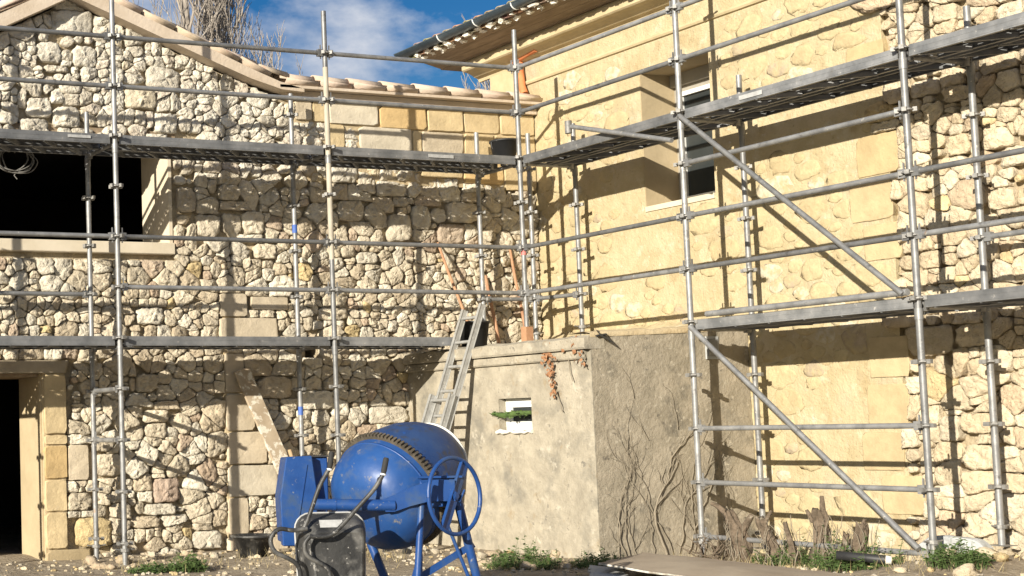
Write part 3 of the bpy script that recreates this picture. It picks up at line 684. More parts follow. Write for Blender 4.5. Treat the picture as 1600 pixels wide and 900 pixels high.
# ---- cornice: thin string moulding, frieze, projecting cornice
def yrun(mb, prof, y0, y1):                # prof of (x, z), closed
    mb.prism([(x, z) for x, z in prof], lambda u, v, d: (u, d, v), y0, y1)
cn_ = MB(); yrun(cn_, [(1.0, 5.32), (0.975, 5.325), (0.965, 5.345), (0.975, 5.37), (1.0, 5.375)][::-1], -9.0, 1.66); hpart(cn_, 'string_moulding', M_corn)
cn_ = MB(); yrun(cn_, [(1.001, 5.56), (0.965, 5.56), (0.955, 5.60), (0.90, 5.615), (0.86, 5.64), (0.80, 5.665), (0.735, 5.675), (0.715, 5.69), (0.715, 5.765), (0.74, 5.80), (1.001, 5.80)][::-1], -9.0, 1.937)
hpart(cn_, 'cornice', M_corn)
cn_ = MB(); cn_.prism([(1.655, 5.56), (1.69, 5.56), (1.70, 5.60), (1.755, 5.615), (1.795, 5.64), (1.855, 5.69), (1.92, 5.70), (1.94, 5.715), (1.94, 5.785), (1.915, 5.80), (1.655, 5.80)][::-1], lambda u, v, d: (d, u, v), 1.0, 6.5); hpart(cn_, 'cornice_return', M_corn)
# ---- eave: soffit boards, tiles with white mortar, gutter
for i in range(3):
    x0 = 0.30 + i*0.14
    sb = MB(); sb.prism([(x0, 5.905-i*0.032), (x0+0.135, 5.875-i*0.032), (x0+0.135, 5.90-i*0.032), (x0, 5.93-i*0.032)], lambda u, v, d: (u, d, v), -9.0, 2.35); hpart(sb, 'soffit_board', M_soffit)
sb = MB(); sb.prism([(0.70, 5.802), (1.6, 5.802), (1.6, 5.83), (0.70, 5.83)], lambda u, v, d: (u, d, v), -9.0, 2.35); hpart(sb, 'soffit_board', M_soffit)
rf = MB()
def rz(x): return 5.935 + 0.36*(x-0.24)
rf.add([(0.30, -9, rz(.30)), (0.30, 2.36, rz(.30)), (4.0, -1.3, rz(4.0)), (4.0, -9, rz(4.0)), (7.4, 2.36, rz(.30)),
        (0.30, -9, rz(.30)+.05), (0.30, 2.36, rz(.30)+.05), (4.0, -1.3, rz(4.0)+.05), (4.0, -9, rz(4.0)+.05), (7.4, 2.36, rz(.30)+.05)],
       [(0, 1, 2, 3), (1, 4, 2), (8, 7, 6, 5), (7, 9, 6), (0, 5, 6, 1), (1, 6, 9, 4)])
roofB = hpart(rf, 'roof', M_tile, col=(1, 1, 1))
rt.seed(8)
def tile2(p0, p1, r0, r1, up, nm):
    ob = tile(p0, p1, r0, r1, up, roofB, nm, tint=(rt.uniform(.5, .8), rt.uniform(.42, .66), rt.uniform(.36, .58)))
    return ob
rm = random.Random(4)
y = 2.28; k = 0
while y > -4.2:
    # channel tile (convex down) projecting over the soffit edge and cover tile above
    tile2((0.215, y, 5.985), (0.62, y, 5.985+0.10), 0.085, 0.075, (0, 0, -1), 'channel_tile')
    tile2((0.235, y-0.10, 5.99), (0.66, y-0.10, 5.99+0.13), 0.085, 0.075, (0, 0, 1), 'roof_tile')
    for (dx, dz, s0) in ((0.25, 0.004, 1.15), (0.33, -0.018, 1.0)):
        mbm = MB(); sx, sy, sz = rm.uniform(.028, .050)*s0, rm.uniform(.034, .072)*s0, rm.uniform(.020, .034)*s0
        vs = []; fs = []
        for a in range(5):
            for b in range(8):
                th, ph_ = math.pi*a/4, 2*math.pi*b/8; q = 1 + 0.9*N((a*1.7, b*1.7, y*7+dx*30), 0.7)
                vs.append((sx*math.sin(th)*math.cos(ph_)*q, sy*math.sin(th)*math.sin(ph_)*q, sz*math.cos(th)*q))
        for a in range(4):
            for b in range(8): fs.append((a*8+b, (a+1)*8+b, (a+1)*8+(b+1) % 8, a*8+(b+1) % 8))
        mbm.add(vs, fs, False); mbm.build('mortar_lump', M_limew, roofB, (dx + rm.uniform(-.012, .012), y-0.10 + rm.uniform(-.02, .02) + (0.09 if s0 < 1 else 0), 5.915+dz + rm.uniform(-.008, .012)))
    y -= 0.205; k += 1
gt = MB()
def gutter(mb, p0, p1, r=0.068, th=0.006):
    canal(mb, p0, p1, r, r, (0, 0, -1), th, 12, math.pi)
gutter(gt, V(0.185, 2.50, 6.0), V(0.185, -9.0, 6.0)); gutter(gt, V(0.19, 2.445, 6.0), V(7.5, 2.445, 6.0))
gt.tube((0.118, 2.51, 6.0), (0.118, -9, 6.0), 0.009, n=6); gt.tube((0.12, 2.512, 6.0), (7.5, 2.512, 6.0), 0.009, n=6)
gt.add([(0.117, 2.505, 6.0)] + [(0.185-0.068*math.cos(a*math.pi/8), 2.505, 6.0-0.068*math.sin(a*math.pi/8)) for a in range(9)] + [(0.253, 2.505, 6.0)], [tuple(range(11))])
gut = hpart(gt, 'gutter', M_zinc)
for y in (1.58, 0.88, 0.18, -0.52, -1.22, -1.92):
    bk = MB(); bk.path([(0.185-0.073*math.cos(a*math.pi/8), y, 6.003-0.073*math.sin(a*math.pi/8)) for a in range(9)], 0.008, 6); hpart(bk, 'gutter_bracket', M_white, gut)
# broken terracotta downpipe at the corner with the barn roof
tp = MB(); tp.path([(0.93, 1.10, 5.62), (0.93, 1.10, 5.50), (0.925, 1.07, 5.30), (0.92, 1.02, 5.20)], 0.045, 12); tp.path([(0.92, 1.20, 5.63), (0.88, 0.85, 5.655), (0.86, 0.70, 5.66)], 0.035, 10); hpart(tp, 'terracotta_pipe', M_terra)
# pale block at the far corner of the house above the barn roof
tp = MB(); tp.box(0.92, 0.999, 1.10, 1.66, 5.0, 5.555); hpart(tp, 'corner_block', M_corn)

# ================================================================== LEAN-TO
AX, AY = -0.90, -2.05
lean = thing('cement_lean_to', 'low cement rendered lean-to with small white window in the corner', 'outbuilding', (0.05, -0.5, 0))
def lpart(mb, name, m, parent=None):
    if parent is None: parent = lean
    o = mb.build(name, m, parent)
    if parent is lean: o.location = (-0.05, 0.5, 0)
    return o
# left face (window opening cut out), thick walls
LW0, LW1, LZ0, LZ1 = -1.165, -0.655, 1.21, 1.535      # y range and z range of the small window
w = MB()
def ls(y0, y1, z0, z1): w.box(AX, AX+0.22, y0, y1, z0, z1)
w2 = [(AY, LW0, -0.3, 2.02), (LW1, 1.04, -0.3, 2.02), (LW0, LW1, -0.3, LZ0), (LW0, LW1, LZ1, 2.02)]
def gridface(mb, o, du, dv, nu, nv, amp, sc):         # lumpy render skin
    o, du, dv = Vector(o), Vector(du), Vector(dv); nrm = du.cross(dv).normalized(); vs = []
    for j in range(nv+1):
        for i in range(nu+1):
            p = o + du*(i/nu) + dv*(j/nv); e = min(i, j, nu-i, nv-j); vs.append(p + nrm*(amp*N(p, sc) + amp*0.5*N(p, sc*3.1))*(1 if e else 0))
    mb.add(vs, [(j*(nu+1)+i, j*(nu+1)+i+1, (j+1)*(nu+1)+i+1, (j+1)*(nu+1)+i) for j in range(nv) for i in range(nu)], True)
for (y0, y1, z0, z1) in w2: ls(y0, y1, z0, z1)
lw = lpart(w, 'side_wall', M_conc)
sk = MB()
for (y0, y1, z0, z1) in w2: gridface(sk, (AX-0.006, y1, z0), (0, y0-y1, 0), (0, 0, z1-z0), max(2, int((y1-y0)/0.06)), max(2, int((z1-z0)/0.06)), 0.007, 3.0)
lpart(sk, 'render_skin', M_conc, lw)
w = MB(); w.prism([(AX+0.221, -0.3), (0.99, -0.3), (0.99, 2.155), (AX+0.221, 2.02)], lambda u, v, d: (u, d, v), AY+0.004, AY+0.22); lf = lpart(w, 'front_wall', M_concd)
sk = MB(); n_u, n_v = 34, 38; vs = []
for j in range(n_v+1):
    for i in range(n_u+1):
        x = AX + (0.99-AX)*i/n_u; top = 2.09 + 0.075*(x-AX)/1.9 + 0.02*N((x, 0, 0), 4); z = -0.3 + (top+0.3)*j/n_v
        q = 0.010*N((x, 9, z), 2.6) + 0.006*N((x, 2, z), 8); vs.append((x, AY - 0.006 + (q if 0 < i else 0), z))
sk.add(vs, [(j*(n_u+1)+i, j*(n_u+1)+i+1, (j+1)*(n_u+1)+i+1, (j+1)*(n_u+1)+i) for j in range(n_v) for i in range(n_u)], True)
lpart(sk, 'render_skin', M_concd, lf)
# eave bands along the left face, ragged roof slab
w = MB(); w.prism([(AX+0.10, 1.875), (AX-0.035, 1.875), (AX-0.045, 1.89), (AX-0.045, 1.955), (AX+0.10, 1.955)], lambda u, v, d: (u, d, v), AY+0.05, 1.04); lpart(w, 'eave_band', M_conc)
w = MB(); nb = 60; vs = []; fs = []
for i in range(nb+1):
    y = AY - 0.01 + (1.04-AY)*i/nb; j1 = 0.010*N((0, y, 0), 6); j2 = 0.016*N((4, y, 0), 4)
    sec = [(AX+0.15, 1.965), (AX-0.078+j1, 1.965), (AX-0.088+j1, 1.985), (AX-0.085+j1*1.5, 2.07+j2), (AX-0.02+j1, 2.095+j2), (AX+0.15, 2.105)]
    vs += [(x, y, z) for x, z in sec]
for i in range(nb):
    for k in range(6): fs.append((i*6+k, i*6+(k+1) % 6, (i+1)*6+(k+1) % 6, (i+1)*6+k))
fs += [tuple(range(6))[::-1], tuple(range(nb*6, nb*6+6))]
w.add(vs, fs); lpart(w, 'eave_moulding', M_conc)
w = MB(); w.prism([(AX+0.151, 2.03), (0.99, 2.10), (0.99, 2.165), (AX+0.151, 2.10)], lambda u, v, d: (u, d, v), AY+0.0, 1.03); lpart(w, 'roof_slab', M_concd)
itr = MB(); itr.box(AX+0.221, 0.98, AY+0.23, 1.0, 0.0, 0.02); lpart(itr, 'floor', M_dark)
# window
lo = MB(); frame(lo, AX+0.075, AX+0.135, LW0+0.004, LW1-0.004, LZ0+0.004, LZ1-0.004, 0.05); wn = lpart(lo, 'window', M_pvc)
lo = MB(); frame(lo, AX+0.085, AX+0.12, LW0+0.075, LW1-0.055, LZ0+0.055, LZ1-0.055, 0.035); lpart(lo, 'sash', M_pvc, wn)
lo = MB().box(AX+0.10, AX+0.106, LW0+0.11, LW1-0.09, LZ0+0.09, LZ1-0.09); lpart(lo, 'pane', M_glass, wn)
lo = MB(); lo.path([(AX-0.02+0.006*math.sin(k*3), LW0-0.01+k*0.055, LZ0-0.012+0.008*math.sin(k*2.3)) for k in range(11)], [0.02+0.007*math.sin(k*5) for k in range(11)], 7); lpart(lo, 'sill_mortar', M_limew, wn)
lo = MB(); lo.box(AX-0.004, AX-0.0075, -0.60, -0.56, 1.3, 1.5)
# framed vent panel on the front
vp = MB(); frame_pts = None
vp.box(0.455, 0.605, AY-0.022, AY-0.003, 1.865, 2.085); vo = lpart(vp, 'vent_panel', M_bluestone)
vp = MB(); vp.box(0.475, 0.585, AY-0.030, AY-0.0225, 1.89, 2.06); lpart(vp, 'vent_plate', M_deck, vo)
# loose yellow rubble along the roof
rng = random.Random(3)
debris = []
# ================================================================== SCAFFOLD
scaf = thing('scaffold', 'galvanised tube scaffold with steel decks wrapped round the corner of both buildings', 'scaffold')
LA, LB, WD, D2 = 2.411, 2.362, 0.745, 2.2
def kz(k): return D2 + 0.5*k
ros = MB(); ros.lathe((0, 0, 0), (0, 0, 1), [(-0.005, 0.028), (-0.005, 0.060), (0.005, 0.060), (0.005, 0.028)], 14, False)
ros.lathe((0, 0, 0), (0, 0, 1), [(-0.018, 0.028), (-0.018, 0.035), (0.018, 0.035), (0.018, 0.028)], 12, True)
for a in range(4):
    c, s = math.cos(a*math.pi/2 + 0.2), math.sin(a*math.pi/2 + 0.2)
    ros.obox((0.064*c, 0.064*s, 0), (0.016*c, 0.016*s, 0), (-0.017*s, 0.017*c, 0), (0, 0, 0.017))
ROS = ros.mesh('rosette'); ROS.materials.append(M_clamp)
POST = {}
def standard(key, x, y, z0, z1, m=None, ks=range(-4, 9), base=True, skip=()):
    mb = MB(); mb.tube((0, 0, z0), (0, 0, z1), 0.0265, n=14)
    j = kz(-4) - 0.17
    while j < z1 - 0.3:                                     # sleeve joints every two metres
        if j > z0 + 0.2: mb.tube((0, 0, j), (0, 0, j+0.09), 0.0315, n=14)
        j += 2.0
    o = mb.build('standard', m or M_steel, scaf, (x, y, 0)); POST[key] = (x, y)
    if base:
        b = MB(); b.box(-0.075, 0.075, -0.075, 0.075, z0-0.006, z0); b.tube((0, 0, z0), (0, 0, z0+0.20), 0.021, n=10); b.lathe((0, 0, z0+0.13), (0, 0, 1), [(0, 0.03), (0, 0.045), (0.03, 0.045), (0.03, 0.03)], 10, False)
        for a in (0, math.pi): b.tube((0.04*math.cos(a), 0.04*math.sin(a), z0+0.145), (0.10*math.cos(a), 0.10*math.sin(a), z0+0.155), 0.008, n=6)
        b.build('base_jack', M_clamp, o)
    for k in ks:
        z = kz(k)
        if z0 + 0.1 < z < z1 - 0.02 and k not in skip:
            r = link('rosette', ROS, o, (0, 0, z)); r.rotation_euler = (0, 0, 0.1*k)
    return o
standard('A0', -3*LA, 0, 0.0, 5.9); standard('A0i', -3*LA, WD, 0.0, 4.6)
standard('A1', -2*LA, 0, -0.01, 5.9); standard('A1i', -2*LA, WD, -0.02, 4.6)
A2o = standard('A2', -LA, 0, 0.0, 5.65); MB().tube((0, 0, 3.02), (0, 0, 5.05), 0.0278, n=14).build('mortar_coat', M_steelc, A2o); standard('A2i', -LA, WD, 0.0, 4.94)
standard('C', 0, 0, 2.33, 5.63, base=False); standard('Ci', 0, WD, 2.15, 4.63); standard('Cj', 0.60, 0.60, 2.16, 4.62); standard('Ck', 0.741, 0, 2.19, 4.62)
standard('B1', 0, -LB, 0.0, 6.4); standard('B1i', 0.741, -LB, 0.06, 4.6)
standard('B2', 0, -2*LB, 0.15, 6.4); standard('B2i', 0.741, -2*LB, 0.24, 4.6)
standard('B3', 0, -3*LB, 0.1, 6.4); standard('B3i', 0.741, -3*LB, 0.1, 4.6)
# coloured bands on the inner standards
for (k, z, m) in (('A2i', 3.40, M_bluep), ('A2i', 1.42, M_bluep), ('C', 3.12, M_red)):
    x, y = POST[k]; mb = MB(); mb.tube((x, y, z), (x, y, z+0.09), 0.0285, n=14); mb.build('colour_band', m, scaf)
def member(name, p0, p1, r=0.0235, head=True, m=None, trim=0.03):
    p0, p1 = Vector(p0), Vector(p1); t = (p1-p0).normalized(); o = p0.copy()
    a, b = t*trim, p1-p0-t*trim
    mb = MB(); mb.tube(a, b, r, n=12)
    if head:
        sd = t.cross(V(0, 0, 1)).normalized()
        for (q, s) in ((a, 1), (b, -1)):
            mb.obox(q + t*s*0.03, t*0.030, sd*0.022, V(0, 0, 0.036)); mb.obox(q + t*s*0.022 + V(0, 0, 0.012), t*0.005, sd*0.007, V(0, 0, 0.075))
    return mb.build(name, m or M_steel, scaf, o)
def ledger(a, b, k, m=None, z=None):
    (x0, y0), (x1, y1) = POST[a], POST[b]; h = kz(k) if z is None else z
    return member('ledger', (x0, y0, h), (x1, y1, h), m=m)
for k in (6, 5, 2): ledger('A0', 'A1', k)
for k in (6, 5, 2, 1): ledger('A1', 'A2', k); ledger('A2', 'C', k)
ledger('A0i', 'A1i', 1)
ledger('Ci', 'Cj', 1); ledger('Cj', 'Ck', 1)
for k in (6, 5, 2, 1): ledger('C', 'B1', k)
for k in (6, 5, 3, 2, 1, -2, -3, -4): ledger('B1', 'B2', k)
for k in (6, 5, 2, 1): ledger('B2', 'B3', k)
ledger('B2i', 'B3i', 1)
def transom(a, b, k):
    (x0, y0), (x1, y1) = POST[a], POST[b]; member('transom', (x0, y0, kz(k)), (x1, y1, kz(k)))
for k in (-1, -2): transom('A1', 'A1i', k)
for (a, b) in (('A0', 'A0i'), ('A1', 'A1i'), ('A2', 'A2i')):
    for k in (0, 4):
        (x0, y0), (x1, y1) = POST[a], POST[b]; member('transom', (x0, y0, kz(k)-0.065), (x1, y1, kz(k)-0.065))
for (a, b, ks) in (('C', 'Ci', (4,)), ('C', 'Ck', (4,)), ('B1', 'B1i', (0, 4)), ('B2', 'B2i', (0, 4)), ('B3', 'B3i', (0, 4))):
    for k in ks:
        (x0, y0), (x1, y1) = POST[a], POST[b]; member('transom', (x0, y0, kz(k)-0.065), (x1, y1, kz(k)-0.065))
# face braces and the tube tying back to the inner standard
member('brace', (-0.055, -LB-0.02, kz(4)-0.03), (-0.055, -2*LB+0.06, kz(0)+0.02), 0.024, False)
member('brace', (-0.055, -LB-0.02, kz(0)-0.03), (-0.055, -2*LB+0.06, kz(-4)+0.02), 0.024, False)
member('brace', (-0.06, -LB+0.03, 3.925), (-0.06, -0.90, 4.36), 0.024, False); member('coupler', (-0.06, -0.88, 4.29), (-0.06, -0.88, 4.42), 0.036, False, M_clamp, 0.0)
member('handrail_tube', (-0.03, -LB-0.20, kz(0)+0.055), (-0.03, -2*LB+0.03, kz(0)+0.055), 0.028, False)
# timber prop under the corner standard
tb = MB().box(-0.045, 0.045, -0.045, 0.045, 2.125, 2.33); tb.build('timber_prop', M_handle, scaf)

def deck_mesh(L_):
    mb = MB(); wd = 0.305; H = 0.088
    rows = [0.06, 0.13, 0.20]; ys = [0.0]
    for r in rows: ys += [r, r+0.026]
    ys.append(wd)
    for z, up in ((0, True), (-0.004, False)):
        for i in range(len(ys)-1):
            y0, y1 = ys[i], ys[i+1]
            if i % 2 == 0: segs = [(0, L_)]
            else:
                segs = []; x = 0.05 + (0.05 if (i//2) % 2 else 0); s = 0
                while x + 0.05 < L_ - 0.02: segs.append((s, x)); s = x + 0.05; x += 0.11
                segs.append((s, L_))
            for (a, b) in segs:
                q = [(a, y0, z), (b, y0, z), (b, y1, z), (a, y1, z)]; mb.add(q, [(0, 1, 2, 3) if up else (3, 2, 1, 0)])
    mb.box(0, L_, -0.004, 0.0, -H, 0.004); mb.box(0, L_, wd, wd+0.004, -H, 0.004)
    mb.box(0, L_, -0.006, -0.004, -0.035, -0.028); mb.box(0, L_, -0.006, -0.004, -0.075, -0.068)
    mb.box(0, L_, 0.0, 0.028, -H, -H+0.003); mb.box(0, L_, wd-0.028, wd, -H, -H+0.003)
    n = 6
    for k in range(n):                                   # slanting ribs below
        x = (k+0.5)*L_/n; a, b = V(x-0.12, 0.01, -0.075), V(x+0.12, wd-0.01, -0.075); t = (b-a).normalized(); s = V(-t.y, t.x, 0)
        mb.obox((a+b)/2, (b-a)/2, s*0.012, V(0, 0, 0.02))
    for x0, x1 in ((-0.045, 0.0), (L_, L_+0.045)):       # hooks
        for y in (0.05, wd-0.09): mb.box(x0, x1, y, y+0.04, -0.06, -0.01)
    me = mb.mesh('deck_plank'); me.materials.append(M_deck); return me
DA, DB, DS = deck_mesh(LA-0.10), deck_mesh(LB-0.10), deck_mesh(1.50)
def decksA(i, z, me=None, x=None):
    for y in (0.012, 0.330): link('deck_plank', me or DA, scaf, ((-3+i)*LA + 0.05 if x is None else x, y, z + 0.012))
def decksB(i, z):
    for x in (0.012, 0.395):
        o = link('deck_plank', DB, scaf, (x, -i*LB - 0.05, z + 0.012)); o.rotation_euler = (0, 0, -math.pi/2)
        o.location.x = x
for i in (0, 1, 2): decksA(i, kz(4))
for i in (0, 1): decksA(i, kz(0))
decksA(2, kz(0), DS)
for i in (0, 1, 2): decksB(i, kz(4))
for i in (1, 2): decksB(i, kz(0))
# worn label plates on the deck edges
for (p, ax, h) in (((-1.02, 0.0035, kz(4)-0.03), (0.16, 0, 0), 0.018), ((0.0045, -3.20, kz(4)-0.03), (0, 0.13, 0), 0.02), ((-5.2, 0.0035, kz(4)-0.02), (0.12, 0, 0), 0.014)):
    mb = MB(); d = V(0, -0.0015, 0) if ax[0] else V(-0.0015, 0, 0); mb.obox(Vector(p) - d*0 + d*3, ax, d, (0, 0, h)); mb.build('deck_label', M_label, scaf)
# ================================================================== CEMENT MIXER
mixr = thing('cement_mixer', 'blue tilting drum cement mixer with handwheel in front of the ladder', 'cement mixer', (-4.606, -4.301, 0.1676), math.atan2(-0.3375, 0.9413)); mixr.scale = (0.87, 0.87, 0.87)
# local frame: x right, y away, z up (origin under the drum)
nD = V(0.735, 0.53, 0.42).normalized()
cD = V(0.075, 0.02, 0.815)
dr = MB()
bowl = [(-0.50, 0.0), (-0.50, 0.13), (-0.487, 0.23), (-0.45, 0.32), (-0.385, 0.39), (-0.29, 0.438), (-0.19, 0.458), (-0.11, 0.464)]
dr.lathe(cD, nD, bowl, 48)
drum = dr.build('drum', M_bluedrum, mixr)
cone = MB(); cone.lathe(cD, nD, [(-0.11, 0.468), (-0.08, 0.470), (-0.06, 0.466), (0.10, 0.460), (0.26, 0.425), (0.40, 0.365), (0.51, 0.295), (0.545, 0.27), (0.545, 0.25), (0.40, 0.34), (0.0, 0.42)], 48); cone.build('drum_mouth', M_mouth, drum)
rim = MB(); rim.lathe(cD, nD, [(0.535, 0.262), (0.534, 0.279), (0.545, 0.286), (0.558, 0.280), (0.558, 0.262)], 48); rim.build('mouth_rim', M_limew, drum)
# ring gear: hoop and teeth
cG = cD - nD*0.095; gr = MB(); gr.lathe(cG, nD, [(-0.032, 0.462), (-0.032, 0.482), (0.022, 0.482), (0.022, 0.462)], 64, False)
xa = nD.orthogonal().normalized(); ya = nD.cross(xa)
for k in range(90):
    a = 2*math.pi*k/90; rad = xa*math.cos(a) + ya*math.sin(a); tg = nD.cross(rad)
    gr.obox(cG + rad*0.490 - nD*0.005, rad*0.012, tg*0.009, nD*0.024)
gr.build('ring_gear', M_gear, drum)
bl = MB(); bl.lathe(cD, nD, [(-0.195, 0.456), (-0.193, 0.463), (-0.18, 0.464), (-0.178, 0.458)], 48)
for k in range(6):
    a = 2*math.pi*k/6 + 0.3; rad = xa*math.cos(a) + ya*math.sin(a); bl.lathe(cD + rad*0.447 + nD*0.06, rad, [(0, 0.016), (0.014, 0.016), (0.014, 0)], 8, False)
bl.build('drum_bolts', M_blue, drum)
# yoke plate, beam, shaft
bm = MB(); bm.tube((-0.70, -0.42, 0.688), (-0.09, -0.50, 0.672), 0.045, n=16); bm.tube((-0.56, -0.438, 0.684), (-0.53, -0.442, 0.683), 0.049, n=16); bm.tube((-0.33, -0.468, 0.678), (-0.31, -0.471, 0.678), 0.049, n=16)
bm.build('yoke_beam', M_blue, mixr)
XZf = lambda u, v, d: (u, d, v)
pl = MB(); pl.prism([(-0.19, 0.715), (0.04, 0.815), (0.22, 0.865), (0.36, 0.86), (0.36, 0.70), (0.16, 0.70), (0.02, 0.665), (-0.10, 0.625), (-0.165, 0.625)], lambda u, v, d: (u, d - 0.10*u, v), -0.53, -0.515); pl.build('yoke_plate', M_blue, mixr)
pl = MB(); pl.prism([(0.11, 0.875), (0.42, 0.885), (0.42, 0.66), (0.19, 0.655)], lambda u, v, d: (u, d, v), -0.50, -0.47); pl.box(0.10, 0.43, -0.53, -0.44, 0.876, 0.892); pl.build('bearing_bracket', M_blue, mixr)
# handwheel
tW = V(0.55, -0.83, 0.05).normalized(); cW = V(0.327, -0.50, 0.735)
uW = V(0, 0, 1) - tW*tW.z; uW.normalize(); rW = tW.cross(uW).normalized()
hw = MB(); RWh = 0.292
hw.path([cW + tW*0.06 + (rW*math.cos(a*2*math.pi/40) + uW*math.sin(a*2*math.pi/40))*RWh for a in range(41)], 0.0165, 10, False); wheel = hw.build('handwheel', M_blue, mixr)
q = cW + tW*0.055; dirb = (rW*(0.50) + uW*(-0.86)).normalized(); sb_ = dirb.cross(tW).normalized()
hb = MB(); hb.obox(q, dirb*0.285, sb_*0.042, tW*0.007); hb.obox(q + sb_*0.04 + tW*0.008, dirb*0.285, sb_*0.004, tW*0.012)
hb.build('wheel_bar', M_blue, wheel)
hb = MB(); hb.tube(q - tW*0.12, q + tW*0.03, 0.02, n=12); hb.lathe(q + tW*0.008, tW, [(0, 0.033), (0.018, 0.033), (0.022, 0.0)], 6, False); hb.tube(q + dirb*0.02 - sb_*0.06 + tW*0.01, q - dirb*0.09 - sb_*0.075 + tW*0.01, 0.009, n=6); hb.build('wheel_hub', M_blue, wheel)
# legs and braces
def leg(p0, p1, r, name='leg', m=M_blue):
    mb = MB(); p0, p1 = Vector(p0), Vector(p1); mb.tube(p0, p1, r, n=12); mb.obox(p1, (0.05, 0, 0), (0, 0.05, 0), (0, 0, 0.008)); mb.build(name, m, mixr)
leg((0.142, -0.47, 0.87), (0.035, -0.50, -0.19), 0.027); leg((0.42, -0.38, 0.74), (0.635, -0.30, -0.19), 0.035)
leg((-0.17, 0.16, 0.42), (0.03, 0.04, -0.19), 0.036, m=M_blue); leg((-0.62, 0.25, 0.45), (-0.72, 0.30, -0.19), 0.036)
mb = MB(); mb.prism([(0.085, 0.30), (0.115, 0.30), (0.10, 0.0), (-0.02, 0.0)], XZf, -0.485, -0.475); mb.build('leg_gusset', M_blue, mixr)
mb = MB(); mb.obox((0.32, -0.37, 0.225), V(0.235, 0.04, 0.125), V(-0.012, 0, 0.022), (0, 0.008, 0)); mb.build('leg_brace', M_blue, mixr)
mb = MB(); mb.tube((0.31, -0.40, 0.585), (0.525, -0.36, 0.02), 0.014, n=8); mb.build('locking_rod', M_blue, mixr)
mb = MB(); mb.tube((0.05, -0.49, 0.06), (-0.70, 0.30, 0.06), 0.03, n=10); mb.tube((0.42, -0.37, 0.66), (0.62, 0.20, 0.62), 0.03, n=10); mb.tube((0.16, -0.45, 0.70), (0.44, -0.38, 0.70), 0.035, n=10); mb.build('chassis_tube', M_blue, mixr)
# motor housing
hz = MB()
fr = [(-0.895, 0.345), (-0.645, 0.345), (-0.60, 0.70), (-0.64, 1.058), (-0.848, 1.052), (-0.905, 0.73)]
hz.prism(fr, XZf, -0.10, 0.0)
hz.prism([(-0.875, 0.36), (-0.56, 0.36), (-0.50, 0.66), (-0.50, 1.045), (-0.83, 1.045), (-0.885, 0.73)], XZf, 0.0, 0.30)
ho = hz.build('motor_housing', M_blue, mixr); bevel_mesh(ho.data, 0.008)
mb = MB(); mb.obox((-0.735, -0.103, 0.72), (-0.050, 0, -0.27), (0.004, 0, -0.001), (0, 0.005, 0)); mb.build('housing_rib', M_blue, ho)
mb = MB(); mb.box(-0.655, -0.50, -0.03, 0.29, 1.046, 1.056); mb.build('housing_lid', M_black, ho)

# ================================================================== WHEELBARROW tipped up on its nose
wb = thing('wheelbarrow', 'cement splashed black wheelbarrow tipped on its nose in front of the mixer', 'wheelbarrow', (-4.606, -4.301, 0.1676), math.atan2(-0.3375, 0.9413)); wb.scale = (0.87, 0.87, 0.87)
def smooth_path(p, n=5):
    p = [Vector(q) for q in p]; out = []
    for i in range(len(p)-1):
        a, b, c, d = p[max(i-1, 0)], p[i], p[i+1], p[min(i+2, len(p)-1)]
        for k in range(n):
            t = k/n; out.append(0.5*((2*b) + (c-a)*t + (2*a-5*b+4*c-d)*t*t + (3*b-a-3*c+d)*t**3))
    out.append(p[-1]); return out
h1 = [(-0.679, -1.0, 0.985), (-0.759, -1.0, 0.850), (-0.832, -1.0, 0.664), (-0.880, -1.0, 0.555), (-0.90, -0.99, 0.535)]
l1 = [(-0.865, -1.03, 0.545), (-0.97, -1.03, 0.535), (-1.071, -1.05, 0.548), (-1.129, -1.06, 0.503), (-1.140, -1.06, 0.446), (-1.105, -1.06, 0.380), (-0.994, -1.05, 0.322), (-0.939, -1.04, 0.265), (-0.925, -1.03, 0.16), (-0.92, -1.02, -0.12)]
h2 = [(-0.317, -1.14, 0.940), (-0.386, -1.13, 0.829), (-0.508, -1.12, 0.697), (-0.634, -1.12, 0.565), (-0.715, -1.12, 0.500), (-0.808, -1.12, 0.490), (-0.864, -1.12, 0.496)]
l2 = [(-0.864, -1.12, 0.496), (-0.903, -1.12, 0.441), (-0.887, -1.12, 0.358), (-0.783, -1.12, 0.291), (-0.738, -1.12, 0.249), (-0.721, -1.12, 0.16), (-0.72, -1.11, -0.12)]
for (h, g0, g1) in ((h1, (-0.681, -1.0, 0.975), (-0.661, -1.0, 1.105)), (h2, (-0.319, -1.14, 0.935), (-0.292, -1.14, 1.055))):
    mb = MB(); mb.path(smooth_path(h), 0.0165, 10); ho2 = mb.build('handle', M_splash, wb)
    mb = MB(); g0, g1 = Vector(g0), Vector(g1); mb.path([g0, g0.lerp(g1, 0.15), g0.lerp(g1, 0.2), g0.lerp(g1, 0.9), g1], [0.019, 0.019, 0.0215, 0.0215, 0.015], 10); mb.build('grip', M_rubber, ho2)
    mb = MB(); mb.tube(g0 - (g1-g0)*0.06, g0 + (g1-g0)*0.04, 0.0215, n=10); mb.build('grip_collar', M_white, ho2)
for l_ in (l1, l2):
    mb = MB(); mb.path(smooth_path(l_), 0.0165, 10); mb.build('leg', M_splash, wb)
